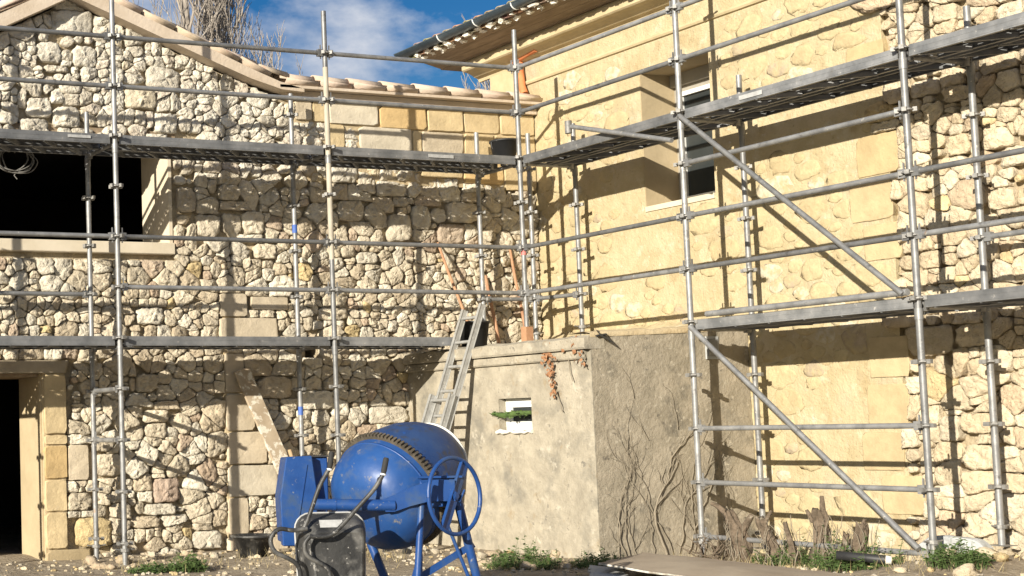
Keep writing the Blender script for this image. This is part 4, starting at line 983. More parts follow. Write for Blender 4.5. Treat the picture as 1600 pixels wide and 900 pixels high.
# tray: rounded shell with its underside to the viewer
def rrect(cx, z0, z1, w0, w1, r, n=5):
    out = []
    for (sx, zz, ww, a0) in ((1, z0, w0, -90), (1, z1, w1, 0), (-1, z1, w1, 90), (-1, z0, w0, 180)):
        for k in range(n+1):
            a = R(a0 + 90*k/n); px = cx + sx*(ww-r) + r*math.cos(a); pz = (zz + r if zz == z0 else zz - r) + r*math.sin(a); out.append((px, pz))
    return out
tr = MB(); secs = [(-1.045, rrect(-0.645, 0.06, 0.50, 0.15, 0.17, 0.05)), (-1.03, rrect(-0.645, 0.03, 0.53, 0.175, 0.20, 0.07)), (-0.93, rrect(-0.65, 0.0, 0.60, 0.215, 0.235, 0.10)), (-0.80, rrect(-0.655, -0.02, 0.64, 0.245, 0.255, 0.12)), (-0.795, rrect(-0.655, -0.02, 0.645, 0.25, 0.262, 0.12))]
n_ = 24; vs = [(x, y, z) for (y, pts) in secs for (x, z) in pts]
fs = [tuple(range(n_))] + [(i*n_+(k+1) % n_, i*n_+k, (i+1)*n_+k, (i+1)*n_+(k+1) % n_) for i in range(len(secs)-1) for k in range(n_)]
tr.add(vs, fs[:1]); tr.add(vs, fs[1:], True)
tray = tr.build('tray', M_splash, wb)
md = tray.modifiers.new('thickness', 'SOLIDIFY'); md.thickness = 0.006; md.offset = -1
rm_ = MB(); pts = [(x, -0.795, z) for (x, z) in secs[-1][1]]; rm_.path([pts[i] for i in range(n_)] + [pts[0]], 0.007, 8, False); rm_.build('tray_rim', M_label, tray)
lb = MB(); lb.add([(-0.765, -0.985, 0.585), (-0.595, -0.985, 0.585), (-0.60, -0.955, 0.61), (-0.76, -0.955, 0.61)], [(0, 1, 2, 3)]); lb2 = MB(); lb2.obox((-0.68, -0.985, 0.575), (0.085, 0, 0), V(0, 0.020, 0.026), V(0, -0.0016, 0.0012)); lb2.build('sticker', M_label, tray)
wh = MB(); wc = V(-0.65, -0.86, -0.01); wh.lathe(wc - V(0.035, 0, 0), (1, 0, 0), [(0.0, 0.10), (0.005, 0.15), (0.02, 0.175), (0.05, 0.175), (0.065, 0.15), (0.07, 0.10), (0.0, 0.10)], 28); who = wh.build('wheel', M_rubber, wb)
wh = MB(); wh.lathe(wc - V(0.03, 0, 0), (1, 0, 0), [(0, 0.02), (0, 0.099), (0.06, 0.099), (0.06, 0.02)], 20, False); wh.build('rim', M_steel, who)
# ================================================================== LADDER leaning on the lean-to
lad = thing('extension_ladder', 'worn aluminium extension ladder leaning on the lean-to roof edge', 'ladder', (-1.78, -0.09, 0))
def lad_pt(y, z, off=0.0): return Vector((-1.85 + 0.39*z + off, y - 0.10, z)) - Vector((-1.78, -0.09, 0))
def rail(y, z0, z1, off):
    a, b = lad_pt(y, z0, off), lad_pt(y, z1, off); t = (b-a).normalized(); s = t.cross(V(0, 1, 0)).normalized()
    mb = MB(); mb.obox((a+b)/2, (b-a)/2, s*0.032, V(0, 0.011, 0)); mb.obox((a+b)/2 + s*0.031, (b-a)/2, s*0.003, V(0, 0.017, 0)); mb.obox((a+b)/2 - s*0.031, (b-a)/2, s*0.003, V(0, 0.017, 0))
    for zz in range(int((z1-z0)/0.26)):
        c = a.lerp(b, (zz+0.5)*0.26/(z1-z0)); mb.obox(c + V(0, -0.0125, 0), t*0.012, s*0.012, V(0, 0.0015, 0))
    ro = mb.build('rail', M_alu, lad)
    if z0 < 0.1:
        f = MB(); f.obox(a, t*0.04, s*0.04, V(0, 0.022, 0)); f.build('rubber_foot', M_rubber, ro)
    return ro
rail(0.08, 0.0, 1.60, -0.03); rail(-0.26, 0.0, 1.60, -0.03); rail(0.055, 0.75, 2.50, 0.045); rail(-0.235, 0.75, 2.54, 0.045)
def rung(z, y0, y1, off):
    mb = MB(); a, b = lad_pt(y0, z, off), lad_pt(y1, z, off); mb.tube(a, b, 0.017, n=8); mb.build('rung', M_alu, lad)
z = 0.25
while z < 1.6: rung(z, -0.25, 0.07, -0.03); z += 0.258
z = 0.86
while z < 2.5: rung(z, -0.225, 0.045, 0.045); z += 0.258

# ================================================================== SMALL THINGS
def bucket(name, label, c, r0, r1, h, m):
    t = thing(name, label, 'bucket', c); mb = MB(); mb.lathe((0, 0, 0), (0, 0, 1), [(0.0, 0.0), (0.0, r0), (h-0.02, r1), (h-0.02, r1+0.012), (h, r1+0.012), (h, r1-0.006), (0.01, r0-0.008), (0.01, 0)], 28); mb.build('bucket_body', m, t)
    hd = MB(); hd.path([(math.cos(a)*(r1+0.012), 0.01 + 0.03*math.sin(a), h-0.02 - math.sin(a)*(h*0.55)) for a in [math.pi*k/14 for k in range(15)]], 0.004, 6); hd.build('bucket_handle', M_steel, t)
    return t
bucket('mortar_bucket', 'black bucket standing on the upper deck at the scaffold corner', (0.02, 0.28, kz(4)+0.014), 0.115, 0.150, 0.23, M_black)
bucket('mortar_bucket', 'dark bucket on the lean-to roof behind the ladder top', (-0.62, 0.10, 2.12), 0.13, 0.165, 0.27, M_black)
tub = thing('mortar_tub', 'cement crusted grey mortar tub on the ground by the barn wall', 'tub', (-3.42, 0.02, 0.0), 0.4)
mb = MB(); mb.lathe((0, 0, 0), (0, 0, 1), [(0, 0), (0.0, 0.13), (0.20, 0.20), (0.20, 0.225), (0.222, 0.225), (0.222, 0.19), (0.01, 0.12), (0.01, 0)], 24); mb.build('tub_body', M_splash, tub)
mb = MB(); mb.lathe((0, 0, 0.14), (0, 0, 1), [(0, 0.168), (0.02, 0.10), (0.035, 0.0)], 20); mb.build('mortar_residue', M_bluestone, tub)
def pole(name, label, p0, p1, r, m=M_handle, cat='pole'):
    p0, p1 = Vector(p0), Vector(p1); t = thing(name, label, cat, p0); mb = MB(); d = p1-p0
    mb.path([d*0, d*0.35 + V(0.006, 0, 0), d*0.7 + V(-0.004, 0, 0), d], [r, r, r*0.95, r*0.85], 10); mb.build('handle', m, t); return t
t = pole('shovel', 'reddish wooden tool handle standing in the bucket behind the ladder', (-0.56, 0.16, 2.15), (-0.47, 0.90, 3.36), 0.017, cat='shovel')
mb = MB(); mb.prism([(-0.09, 0.0), (0.09, 0.0), (0.10, 0.14), (0.03, 0.20), (-0.03, 0.20), (-0.10, 0.14)], lambda u, v, d: (u, d, v - 0.01), -0.004, 0.004); mb.build('blade', M_clamp, t)
t = pole('wooden_stake', 'brown stake leaning in the wall corner left of the corner standard', (0.24, 0.80, 2.17), (0.20, 0.95, 3.0), 0.02)
t = pole('wooden_stake', 'short brown stake right against the corner standard', (0.62, 0.78, 2.18), (0.55, 0.94, 3.32), 0.018)
pk = thing('leaning_plank', 'plaster splashed timber board leaning against the barn wall left of the mixer', 'plank', (-2.5, 0.55, 0))
a, b = V(-2.44, 0.42, 0.02) - V(-2.5, 0.55, 0), V(-3.04, 0.885, 1.92) - V(-2.5, 0.55, 0)
tt = (b-a).normalized(); sx = V(1, 0, 0) - tt*tt.x; sx.normalize(); mb = MB(); mb.obox((a+b)/2, (b-a)/2, sx*0.095, tt.cross(sx)*0.016); po = mb.build('board', M_oldwood, pk); bevel_mesh(po.data, 0.004)
pk = thing('leaning_plank', 'narrow pale lath leaning between the plank and the mixer housing', 'plank', (-2.44, 0.4, 0))
mb = MB(); mb.tube((0, 0, 0), (-0.16, 0.28, 1.05), 0.022, n=6); mb.build('board', M_wood, pk)
# cable coil hanging in the upper opening
cc = thing('cable_coil', 'coil of pale cable hanging in the wide upper opening', 'cable', (-5.42, 1.35, 4.34))
mb = MB(); rw = random.Random(6)
for k in range(6):
    rx, rz_ = rw.uniform(.16, .23), rw.uniform(.10, .16); ox = rw.uniform(-.06, .06); ph = rw.uniform(-.3, .3)
    mb.path([(ox + rx*math.cos(a*2*math.pi/24) + 0.05*ph*math.sin(a*4*math.pi/24), 0.03*math.sin(a+k), -0.13 - 0.02*k*0.3 + rz_*math.sin(a*2*math.pi/24 + ph)) for a in range(25)], 0.007, 6)
mb.path([(0.05, 0, -0.25), (0.0, 0.01, -0.32), (0.03, 0.0, -0.36)], 0.006, 5); mb.path([(0, 0, 0.0), (0.01, 0, -0.08)], 0.008, 5); mb.build('cable_loop', M_cable, cc)

# plasterboard sheets in the foreground
def sheet(name, label, corners, th, m, bulge=0.03, seed=1):
    c = [Vector(q) for q in corners]; o = sum(c, V(0, 0, 0))/4; t = thing(name, label, 'board', o); rs = random.Random(seed)
    n1, n2 = 26, 22; mb = MB(); top = []; bot = []
    for j in range(n2+1):
        for i in range(n1+1):
            u, v_ = i/n1, j/n2; p = c[0].lerp(c[1], u).lerp(c[3].lerp(c[2], u), v_); e = min(i, j, n1-i, n2-j)
            if e == 0: p = p + V(0.035*N(p, 9), 0.035*N(p + V(5, 0, 0), 9), 0)
            p = p + V(0, 0, bulge*math.sin(math.pi*u)*math.sin(math.pi*v_) + 0.012*N(p, 2)); top.append(p - o); bot.append(p - o - V(0, 0, th))
    q = len(top); w_ = n1+1; fs = [(j*w_+i, j*w_+i+1, (j+1)*w_+i+1, (j+1)*w_+i) for j in range(n2) for i in range(n1)]
    mb.add(top, fs, True); so_ = mb.build('paper_face', m, t)
    mb = MB(); mb.add(bot, [f[::-1] for f in fs], True)
    ring = [i for i in range(w_)] + [j*w_+n1 for j in range(1, n2+1)] + [n2*w_+i for i in range(n1-1, -1, -1)] + [j*w_ for j in range(n2-1, 0, -1)]
    jit = [V(0.012*N(top[i], 30), 0.012*N(top[i], 31), -0.002) for i in ring]; R1 = [top[i] + d for i, d in zip(ring, jit)]; R2 = [bot[i] + d*2 for i, d in zip(ring, jit)]; m_ = len(ring)
    mb.add(R1 + R2, [(i, m_+i, m_+(i+1) % m_, (i+1) % m_) for i in range(m_)]); mb.build('gypsum_core', M_gyps, t); return t
sheet('plasterboard_sheet', 'large beige plasterboard sheet with broken white edge lying in the foreground', [(-1.90, -3.20, 0.11), (-0.90, -2.62, 0.115), (-0.86, -4.75, 0.09), (-2.05, -5.3, 0.08)][::-1], 0.014, M_board)
sheet('plasterboard_sheet', 'pale broken board scrap left of the large plasterboard sheet', [(-2.15, -3.35, 0.02), (-1.62, -2.75, 0.05), (-1.55, -3.1, 0.04), (-1.95, -3.6, 0.02)][::-1], 0.015, M_bluestone, 0.0, 3)
bs = thing('blue_grey_slab', 'blue grey stone slab at the foot of the right scaffold standards', 'slab', (0.32, -4.66, 0.17), 0.2)
mb = MB(); pts_ = [(-0.26, -0.05), (0.24, -0.06), (0.27, 0.03), (0.12, 0.13), (-0.20, 0.11), (-0.27, 0.03)]; cc_, vs, fs = stone_mesh(random.Random(77), pts_, 0.07, 0.0, 0.8, DRESSED, n=26, roundit=1, tilt=0.2, facet=0.3); mb.add([(-w_, u, v + 0.06) for (u, v, w_) in vs], fs, True); mb.build('slab_body', M_bluestone, bs)
bp = thing('black_pipe', 'short black pipe lying at the foot of the right brace', 'pipe', (-0.30, -4.55, 0.16))
mb = MB(); mb.lathe((0, 0, 0), (-0.45, 0.55, 0.06), [(0, 0.035), (0.34, 0.035), (0.34, 0.028), (0, 0.028), (0, 0.035)], 16); mb.build('pipe_body', M_black, bp)
mb = MB(); mb.lathe((0, 0, 0), (0.45, -0.55, -0.06), [(0, 0.034), (0.04, 0.034), (0.04, 0.0)], 16); mb.build('pipe_end', M_limew, bp)
fl = thing('flashing_scrap', 'bent dark metal scrap on the front corner of the lean-to roof', 'scrap', (-0.80, -2.06, 2.08))
mb = MB(); mb.obox((0.03, -0.03, 0.0), (0.055, -0.02, -0.035), (0.02, 0.05, 0.03), (0.002, 0.002, 0.004)); mb.obox((0.0, 0.02, 0.03), (0.06, 0.0, 0.01), (0.0, 0.05, 0.02), (0.0, 0.0, 0.004)); mb.build('metal_sheet', M_black, fl)
# ================================================================== LOOSE STONE
def rock(rng, r, n=7, m=9):
    vs = []; fs = []; ph = rng.uniform(0, 99); s = (rng.uniform(.8, 1.35), rng.uniform(.7, 1.1), rng.uniform(.5, .8))
    for a in range(n):
        for b in range(m):
            th, p = math.pi*a/(n-1), 2*math.pi*b/m; d = V(math.sin(th)*math.cos(p), math.sin(th)*math.sin(p), math.cos(th))
            q = r*(1 + 0.7*N(d + V(ph, 0, 0), 1.5) + 0.35*N(d + V(0, ph, 0), 3.5)); vs.append((d.x*q*s[0], d.y*q*s[1], d.z*q*s[2]))
    for a in range(n-1):
        for b in range(m): fs.append((a*m+b, (a+1)*m+b, (a+1)*m+(b+1) % m, a*m+(b+1) % m))
    return vs, fs
rng = random.Random(44)
def loose(n, fx, label, group, r0, r1, pals, nm='rubble_stone'):
    for i in range(n):
        x, y, z = fx(); r = rng.uniform(r0, r1); vs, fs = rock(rng, r); mb = MB(); mb.add(vs, fs, True); c = rng.choice(pals); g_ = rng.uniform(.85, 1.1)
        o = mb.build(nm, M_stone, None, (x, y, z + r*0.35), tuple(q*g_ for q in c)); o.rotation_euler = (0, 0, rng.uniform(0, 6)); tag(o, label, 'stone', group)
YEL = [(0.55, 0.43, 0.24), (0.50, 0.42, 0.30), (0.58, 0.50, 0.36)]
def fx():
    x, y = rng.uniform(-0.5, 0.9), rng.uniform(-6.0, -4.55); return x, y, gz(x, y)
loose(34, fx, 'loose yellowish rubble stone on the spoil by the right scaffold standards', 'loose rubble at the right', 0.03, 0.075, YEL)
def fx(): return rng.uniform(0.2, 0.92), rng.uniform(-2.0, 0.6), 2.165
loose(26, fx, 'pale yellow mortar chunk on the lean-to roof along the rendered wall', 'mortar chunks on the lean-to roof', 0.025, 0.06, [(0.60, 0.49, 0.28), (0.62, 0.54, 0.36)], 'mortar_chunk')
def fx():
    x, y = rng.uniform(-5.2, -2.2), rng.uniform(-0.5, 0.75); return x, y, gz(x, y)
loose(22, fx, 'loose beige stone on the ground along the barn wall', 'loose stones along the barn', 0.03, 0.08, [(0.50, 0.44, 0.34), (0.46, 0.37, 0.26)])
def fx():
    x, y = rng.uniform(-2.2, -0.6), rng.uniform(-2.6, -0.4); return x, y, gz(x, y)
loose(16, fx, 'loose pale stone on the ground at the foot of the lean-to', 'loose stones by the lean-to', 0.03, 0.075, [(0.50, 0.44, 0.34), (0.46, 0.37, 0.26)])
# ragged yellow mortar bed where the lean-to roof meets the house
mb = MB(); vs = []; fs = []; n = 40
for i in range(n+1):
    y = AY + 0.02 + 2.95*i/n; q = 0.03*N((0, y, 0), 5)
    vs += [(0.99, y, 2.30+q), (0.93, y, 2.26+q), (0.80+2*q, y, 2.185), (0.70+3*q, y, 2.135)]
for i in range(n):
    for k in range(3): fs.append((i*4+k, i*4+k+1, (i+1)*4+k+1, (i+1)*4+k))
mb.add(vs, fs, True); lpart(mb, 'mortar_flaunching', M_render)
mb = MB(); vs = []; fs = []; n = 34
for i in range(n+1):
    x = AX - 0.02 + 1.9*i/n; q = 0.025*N((x, 3, 0), 5) ; q2 = 0.02*N((x, 8, 0), 9)
    vs += [(x, AY - 0.012 + q2*0.5, 2.075 + 0.075*(x-AX)/1.9), (x, AY - 0.02 + q2*0.5, 2.11 + 0.085*(x-AX)/1.9 + q*0.5), (x, AY + 0.08, 2.135 + 0.085*(x-AX)/1.9 + q), (x, AY + 0.30 + q2*3, 2.12 + 0.075*(x-AX)/1.9)]
for i in range(n):
    for k in range(3): fs.append((i*4+k, i*4+4+k, i*4+5+k, i*4+k+1))
mb.add(vs, fs, True); lpart(mb, 'ragged_roof_edge', M_bedyellow)
# gravel: too many to count
mb = MB(); gc = []
for i in range(2600):
    x, y = rng.uniform(-6.5, 1.0), rng.uniform(-7, 0.9)
    if x > AX-0.05 and y > AY-0.05: continue
    r = rng.uniform(0.006, 0.028)*(1.4 if rng.random() < .08 else 1); vs, fs = rock(rng, r, 4, 5); z = gz(x, y) + r*0.3
    mb.add([(a+x, b+y, c+z) for a, b, c in vs], fs, False); g_ = rng.uniform(.8, 1.15); c = rng.choice(YEL + [(0.52, 0.47, 0.38)]); gc += [tuple(q*g_ for q in c)]*len(vs)
gv = mb.build('gravel', M_stone, col=gc); tag(gv, 'small gravel and crumbs scattered over the bare earth', 'gravel', kind='stuff')

# ================================================================== PLANTS
def leaf_quad(mb, p, d, w, up):
    d = Vector(d); s = d.cross(Vector(up)); s = s.normalized() if s.length > 1e-6 else V(1, 0, 0); n = s.cross(d).normalized(); L_ = d.length
    mb.add([p, p + d*0.45 + s*w, p + d + n*(-0.12*L_), p + d*0.45 - s*w, p + d*0.5 + n*0.1*L_], [(0, 1, 4), (1, 2, 4), (2, 3, 4), (3, 0, 4)])
def weed(label, x, y, rx, ry, h, n, seed, tall=0.0, z=None):
    rs = random.Random(seed); t = thing('weed_clump', label, 'weeds', (x, y, gz(x, y) if z is None else z)); mb = MB(); st = MB()
    for i in range(n):
        a, q = rs.uniform(0, 6.28), math.sqrt(rs.random()); px, py = rx*q*math.cos(a), ry*q*math.sin(a); hh = h*(1-0.6*q*q)*rs.uniform(.35, 1.0)
        if rs.random() < tall: hh *= 1.8
        lx, ly = rs.uniform(-.4, .4), rs.uniform(-.4, .4); top = V(px + lx*hh, py + ly*hh, hh); st.path([V(px, py, -0.01), top], [0.0022, 0.001], 4, False)
        for k in range(rs.randint(4, 8)):
            f = rs.uniform(.25, 1); p = V(px, py, 0).lerp(top, f); a2 = rs.uniform(0, 6.28); L_ = rs.uniform(.018, .05); leaf_quad(mb, p, V(math.cos(a2)*L_, math.sin(a2)*L_, rs.uniform(-.2, .7)*L_), L_*rs.uniform(.25, .42), (0, 0, 1))
    mb.build('leaves', M_leaf, t); st.build('stems', M_leaf, t); return t
weed('low green weed clump on the earth left of the tub', -4.52, -0.75, 0.20, 0.16, 0.20, 150, 1)
weed('flat trailing green weeds in front of the left standards', -4.85, -0.72, 0.26, 0.14, 0.10, 110, 2)
weed('green weed clump at the foot of the lean-to window wall', -1.78, -2.05, 0.34, 0.30, 0.22, 230, 3, 0.1)
weed('sparse green weeds by the front corner of the lean-to', -1.15, -2.30, 0.30, 0.20, 0.14, 120, 4, 0.15)
weed('dark green bushy weed among the rubble below the right standard', -0.25, -5.12, 0.22, 0.20, 0.22, 150, 5)
weed('green weeds growing between the dead stumps', 0.02, -3.55, 0.22, 0.60, 0.24, 170, 6, 0.2)
weed('green weeds under the right brace foot', -0.25, -4.30, 0.30, 0.34, 0.20, 170, 7, 0.2)
# dry grass
mb = MB(); rs = random.Random(9)
for (cx0, cy0, rx, ry, n) in ((-2.95, -0.9, 0.6, 0.45, 500), (-0.1, -3.6, 0.4, 1.2, 420), (-0.2, -4.9, 0.5, 0.6, 200), (-1.6, -2.2, 0.6, 0.3, 260), (-4.4, -0.4, 0.8, 0.4, 240)):
    for i in range(n):
        x, y = rs.gauss(cx0, rx*0.6), rs.gauss(cy0, ry*0.6); h = rs.uniform(.03, .13); z = gz(x, y); a = rs.uniform(0, 6.28); lx, ly = h*rs.uniform(-.7, .7), h*rs.uniform(-.7, .7); w_ = 0.0025
        if x > AX and y > AY: continue
        mb.add([(x - w_*math.cos(a), y - w_*math.sin(a), z-0.01), (x + w_*math.cos(a), y + w_*math.sin(a), z-0.01), (x+lx, y+ly, z+h)], [(0, 1, 2)])
gs = mb.build('dry_grass', M_straw); tag(gs, 'dry straw coloured grass blades on the bare earth', 'grass', kind='stuff')

# dead stumps between the scaffold standards
def stump(label, x, y, pts, rad, stubs, seed):
    rs = random.Random(seed); t = thing('dead_stump', label, 'stump', (x, y, gz(x, y) - 0.03)); mb = MB()
    P = smooth_path(pts, 9); n = 28; vs = []; nr = len(P)
    for i, p in enumerate(P):
        f = i/(nr-1); r = rad[0]*(1-f) + rad[1]*f
        for k in range(n):
            a = 2*math.pi*k/n; d = V(math.cos(a), math.sin(a), 0); q = 0.82 + 0.45*N(d*1.2 + V(0, 0, p.z*3 + seed), 1.5) + 0.34*N(d*3 + V(seed, 0, p.z*6), 1.6) + 0.16*N(d*7 + V(seed, 0, p.z*5), 1.6) + (0.5*max(0, N(d*1.5 + V(seed, 4, 0), 1.4))*(1-f))
            vs.append(p + d*r*q + (V(0, 0, 0.05*N(d*2 + V(seed, 0, 0), 2)) if i == nr-1 else V(0, 0, 0)))
    mb.add(vs + [P[-1] - V(0, 0, 0.01)], [(i*n+k, i*n+(k+1) % n, (i+1)*n+(k+1) % n, (i+1)*n+k) for i in range(nr-1) for k in range(n)] + [((nr-1)*n+k, (nr-1)*n+(k+1) % n, nr*n) for k in range(n)], True)
    mb.build('trunk', M_bark, t)
    for s_ in stubs:
        sb2 = MB(); q = smooth_path(s_[0], 4); sb2.path(q, [s_[1]*(1-0.45*i/(len(q)-1)) for i in range(len(q))], 8); sb2.build('branch_stub', M_bark, t)
    tw = MB()
    for k in range(14):
        p = V(rs.uniform(-.12, .12), rs.uniform(-.12, .12), 0.0); q = [p]; 
        for j in range(4): q.append(q[-1] + V(rs.uniform(-.06, .06), rs.uniform(-.06, .06), rs.uniform(.05, .14)))
        tw.path(q, [0.005, 0.004, 0.003, 0.003, 0.002], 5)
    tw.build('dead_shoot', M_ivy, t)
stump('leaning forked dead stump beside the left lower standard', -0.02, -2.82, [(0.02, 0.0, 0), (0.01, -0.02, 0.18), (-0.03, 0.02, 0.36), (-0.06, 0.06, 0.50)], (0.105, 0.052), [([(-0.05, 0.05, 0.44), (-0.10, 0.12, 0.53), (-0.13, 0.17, 0.56)], 0.03), ([(0.0, -0.03, 0.3), (0.05, -0.08, 0.42), (0.06, -0.10, 0.46)], 0.035)], 1)
stump('slim slanting dead stump, second from the left', -0.05, -3.22, [(0.04, -0.04, 0), (0.02, 0.0, 0.16), (-0.02, 0.05, 0.34), (-0.04, 0.08, 0.46)], (0.080, 0.040), [([(-0.03, 0.06, 0.38), (-0.02, 0.02, 0.46), (0.0, -0.01, 0.52)], 0.022)], 2)
stump('tallest upright dead stump with a split top', 0.03, -3.66, [(0.0, 0.0, 0), (0.01, 0.01, 0.2), (0.0, 0.0, 0.40), (-0.01, 0.0, 0.53)], (0.088, 0.055), [([(0.0, -0.03, 0.48), (0.01, -0.02, 0.58), (0.02, -0.01, 0.64)], 0.026), ([(-0.02, 0.05, 0.42), (-0.04, 0.10, 0.52)], 0.024)], 3)
stump('shortest dead stump below the foot of the brace', -0.10, -4.12, [(0.0, 0.04, 0), (0.0, 0.0, 0.15), (0.0, -0.05, 0.30), (0.0, -0.06, 0.40)], (0.072, 0.046), [([(0.0, -0.05, 0.36), (0.0, -0.09, 0.44)], 0.022)], 4)
stump('thin splintered dead stake between the second and the tallest stump', -0.06, -3.45, [(0.0, 0.0, 0), (0.01, 0.01, 0.14), (-0.01, 0.03, 0.30), (-0.02, 0.05, 0.42)], (0.045, 0.02), [], 6)
stump('thin grey dead stake right of the tallest stump', -0.02, -3.90, [(0.0, 0.0, 0), (0.0, -0.02, 0.14), (0.01, -0.05, 0.32)], (0.042, 0.022), [], 7)
dt = thing('dead_shrub', 'tangle of dead twigs at the foot of the left lower standard', 'shrub', (-0.12, -2.62, gz(-0.12, -2.62))); tw = MB(); rs = random.Random(15)
for k in range(26):
    q = [V(rs.uniform(-.1, .1), rs.uniform(-.15, .15), 0)]; d = V(rs.uniform(-.5, .5), rs.uniform(-.5, .5), rs.uniform(.2, 1)).normalized()
    for j in range(4): d = (d + V(rs.uniform(-.5, .5), rs.uniform(-.5, .5), rs.uniform(-.5, .3))).normalized(); q.append(q[-1] + d*0.075)
    tw.path(q, [0.009, 0.007, 0.005, 0.004, 0.002], 5)
tw.build('twigs', M_bark, dt)

# dead ivy stems on the front of the lean-to
iv = thing('dead_ivy', 'dead bare ivy stems spread over the dark front of the lean-to', 'ivy', (0.0, AY-0.02, 0)); rs = random.Random(31)
def ivy_stem(mb, p, d, L_, r, depth):
    q = [p]; n = max(3, int(L_/0.06)); dd = d
    for i in range(n):
        dd = (dd + V(rs.uniform(-.35, .35), 0, rs.uniform(-.15, .25))).normalized(); nx = q[-1] + dd*(L_/n); nx.y = rs.uniform(-.012, 0.002); nx.x = max(nx.x, AX+0.03+0.03*rs.random()); nx.z = min(nx.z, 1.95); q.append(nx)
        if depth > 0 and rs.random() < 0.30: ivy_stem(mb, nx, (dd + V(rs.uniform(-.9, .9), 0, .1)).normalized(), L_*rs.uniform(.25, .5), r*0.55, depth-1)
    mb.path(q, [r*0.6*(1-0.7*i/n) for i in range(n+1)], 5)
for (x0, dx, L_, r) in ((-0.62, -0.10, 1.0, 0.011), (-0.58, -0.22, 0.9, 0.009), (-0.50, -0.3, 0.9, 0.010), (-0.70, -0.05, 0.8, 0.008), (-0.15, -0.42, 1.05, 0.024), (-0.08, -0.1, 1.1, 0.010), (0.0, 0.1, 1.3, 0.011), (0.10, 0.35, 1.1, 0.014), (0.18, 0.45, 1.2, 0.010), (-0.3, 0.05, 1.0, 0.007), (0.30, 0.2, 0.9, 0.008), (0.62, 0.3, 0.8, 0.006), (0.66, -0.3, 1.2, 0.005)):
    mb = MB(); ivy_stem(mb, V(x0, 0, 0.02), V(dx, 0, 1).normalized(), L_, r, 2 if r > 0.0075 else 1); mb.build('stem', M_ivy, iv)
for (x0, z0, dx) in ((-0.55, 1.0, 0.15), (-0.30, 1.1, -.3), (0.05, 1.2, .3), (-0.45, 1.5, .2)):
    mb = MB(); ivy_stem(mb, V(x0, 0, z0), V(dx, 0, 1).normalized(), 0.35, 0.006, 1); mb.build('stem', M_ivy, iv)
# dried ivy leaves hanging on the side wall near the corner
iv2 = thing('dried_ivy', 'brown dried ivy leaves hanging on the side of the lean-to near its corner', 'ivy', (AX-0.03, -1.55, 2.0)); lf_ = MB(); st = MB()
def leafclump(y0, z0, y1, z1, n, sp):
    for i in range(n):
        f = rs.random(); p = V(rs.uniform(-.055, -.012), y0 + (y1-y0)*f + rs.gauss(0, sp*(1-.5*f)), z0 + (z1-z0)*f + rs.gauss(0, .02)); L_ = rs.uniform(.03, .06); leaf_quad(lf_, p, V(rs.uniform(-.4, .1)*L_, rs.uniform(-.8, .8)*L_, rs.uniform(-1, .1)*L_), L_*.42, (rs.uniform(-1, -.2), rs.uniform(-.5, .5), rs.uniform(-.5, .5)))
leafclump(0.03, -0.04, 0.0, -0.24, 60, 0.05); leafclump(0.0, -0.22, -0.03, -0.45, 34, 0.02); leafclump(-0.04, 0.03, -0.40, 0.06, 34, 0.03); leafclump(-0.38, 0.0, -0.46, -0.2, 14, 0.03)
for (a, b) in (((0.05, 0.06), (-0.02, -0.47)), ((0.1, 0.05), (-0.45, 0.03)), ((-0.18, 0.0), (-0.27, -0.33)), ((-0.22, 0.0), (-0.30, -0.12)), ((-0.05, -0.4), (-0.10, -0.62)), ((-0.42, 0.05), (-0.47, -0.22))):
    q = []; 
    for k in range(9): f = k/8; q.append((rs.uniform(-.02, -.004), a[0] + (b[0]-a[0])*f + rs.uniform(-.015, .015), a[1] + (b[1]-a[1])*f))
    st.path(q, 0.005, 5)
lf_.build('leaves', M_dryleaf, iv2); st.build('stems', M_ivy, iv2)
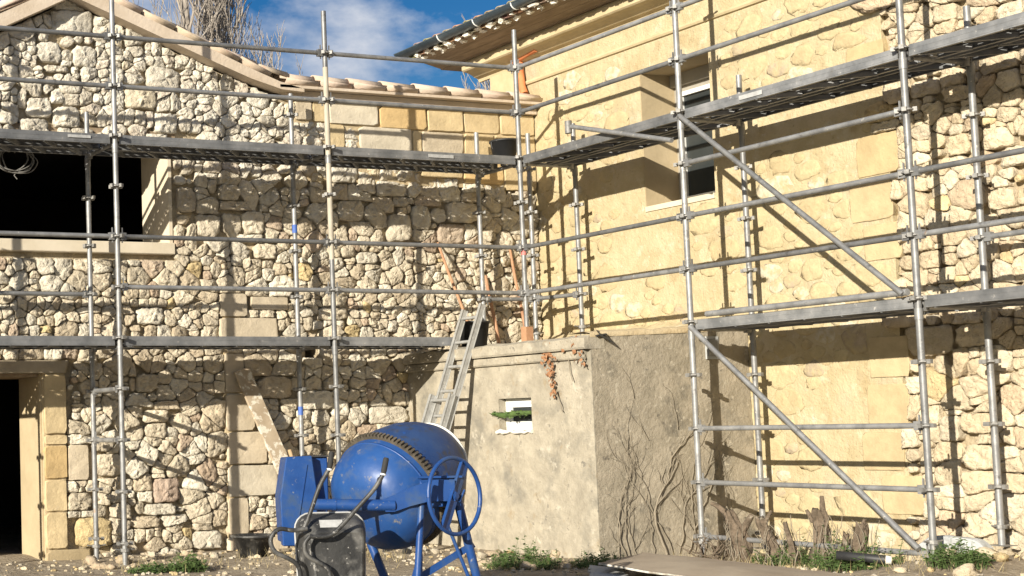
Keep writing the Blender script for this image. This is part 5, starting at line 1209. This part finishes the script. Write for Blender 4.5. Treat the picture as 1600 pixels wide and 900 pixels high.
# green branch resting across the small window
br = thing('green_branch', 'mossy green branch lying across the small white window', 'branch', (AX-0.03, -0.60, 1.375)); mb = MB()
mb.path([(0.0, 0.02, 0.01), (0.0, -0.15, -0.01), (0.01, -0.32, 0.005), (0.02, -0.56, 0.012)], [0.016, 0.030, 0.028, 0.020], 8); mb.build('stick', M_leaf, br)
mb = MB()
for k in range(70):
    L_ = rs.uniform(.025, .05); leaf_quad(mb, V(rs.uniform(-.03, .01), rs.uniform(-.55, .03), rs.uniform(-.025, .03)), V(rs.uniform(-.6, .2)*L_, rs.uniform(-1, 1)*L_, rs.uniform(-.6, .6)*L_), L_*.35, (0, 0, 1))
mb.build('leaves', M_leaf, br)

# ================================================================== BARE TREES behind the barn
def bare_tree(label, x, y, h, spread, seed, n1, lean_=0.0, z0=-0.02):
    rs = random.Random(seed); t = thing('bare_tree', label, 'tree', (x, y, z0)); tr_ = MB(); cr_ = MB()
    trunk = [V(0, 0, 0)]
    for i in range(10): trunk.append(V(lean_*(i+1)/10*h*0.1 + rs.uniform(-.08, .08), rs.uniform(-.08, .08), h*0.92*(i+1)/10))
    tr_.path(trunk, [0.24*(1-0.85*i/10) for i in range(11)], 10)
    def grow(p, d, L_, r, depth):
        n = 5; q = [p]; dd = d
        for i in range(n):
            dd = (dd + V(rs.uniform(-.16, .16), rs.uniform(-.16, .16), .13)).normalized(); q.append(q[-1] + dd*(L_/n))
            if depth > 0:
                for _ in range(2):
                    if rs.random() < 0.8:
                        a = rs.uniform(0, 6.28); grow(q[-1], (dd*0.9 + V(math.cos(a), math.sin(a), .35)*0.6).normalized(), L_*rs.uniform(.32, .5), r*0.5, depth-1)
        cr_.path(q, [max(0.0045, r*(1-0.8*i/n)) for i in range(n+1)], 4 if depth < 2 else 6, False)
    for k in range(n1):
        f = rs.uniform(0.28, 0.98); i = int(f*9.99); p = trunk[i].lerp(trunk[i+1], f*9.99-i); a = rs.uniform(0, 6.28)
        grow(p, V(math.cos(a)*spread, math.sin(a)*spread, 1).normalized(), h*(0.34-0.18*f)*rs.uniform(.7, 1.1), 0.03, 2)
    tr_.build('trunk', M_twig, t); cr_.build('crown', M_twig, t)
bare_tree('bare upright poplar left of the gable tile edge', 2.75, 14.0, 14.0, 0.30, 1, 22)
bare_tree('bare upright poplar behind the gable, right of its neighbour', 3.55, 14.6, 14.2, 0.30, 2, 20)
bare_tree('slim bare tree at the right edge of the poplars', 4.1, 15.2, 13.0, 0.22, 3, 14)
bare_tree('bare tree showing above the barn roof beside the house', 10.4, 14.0, 9.35, 0.5, 4, 16)
bare_tree('low bare treetop just above the level barn eave', 4.55, 14.0, 9.5, 0.45, 5, 12)
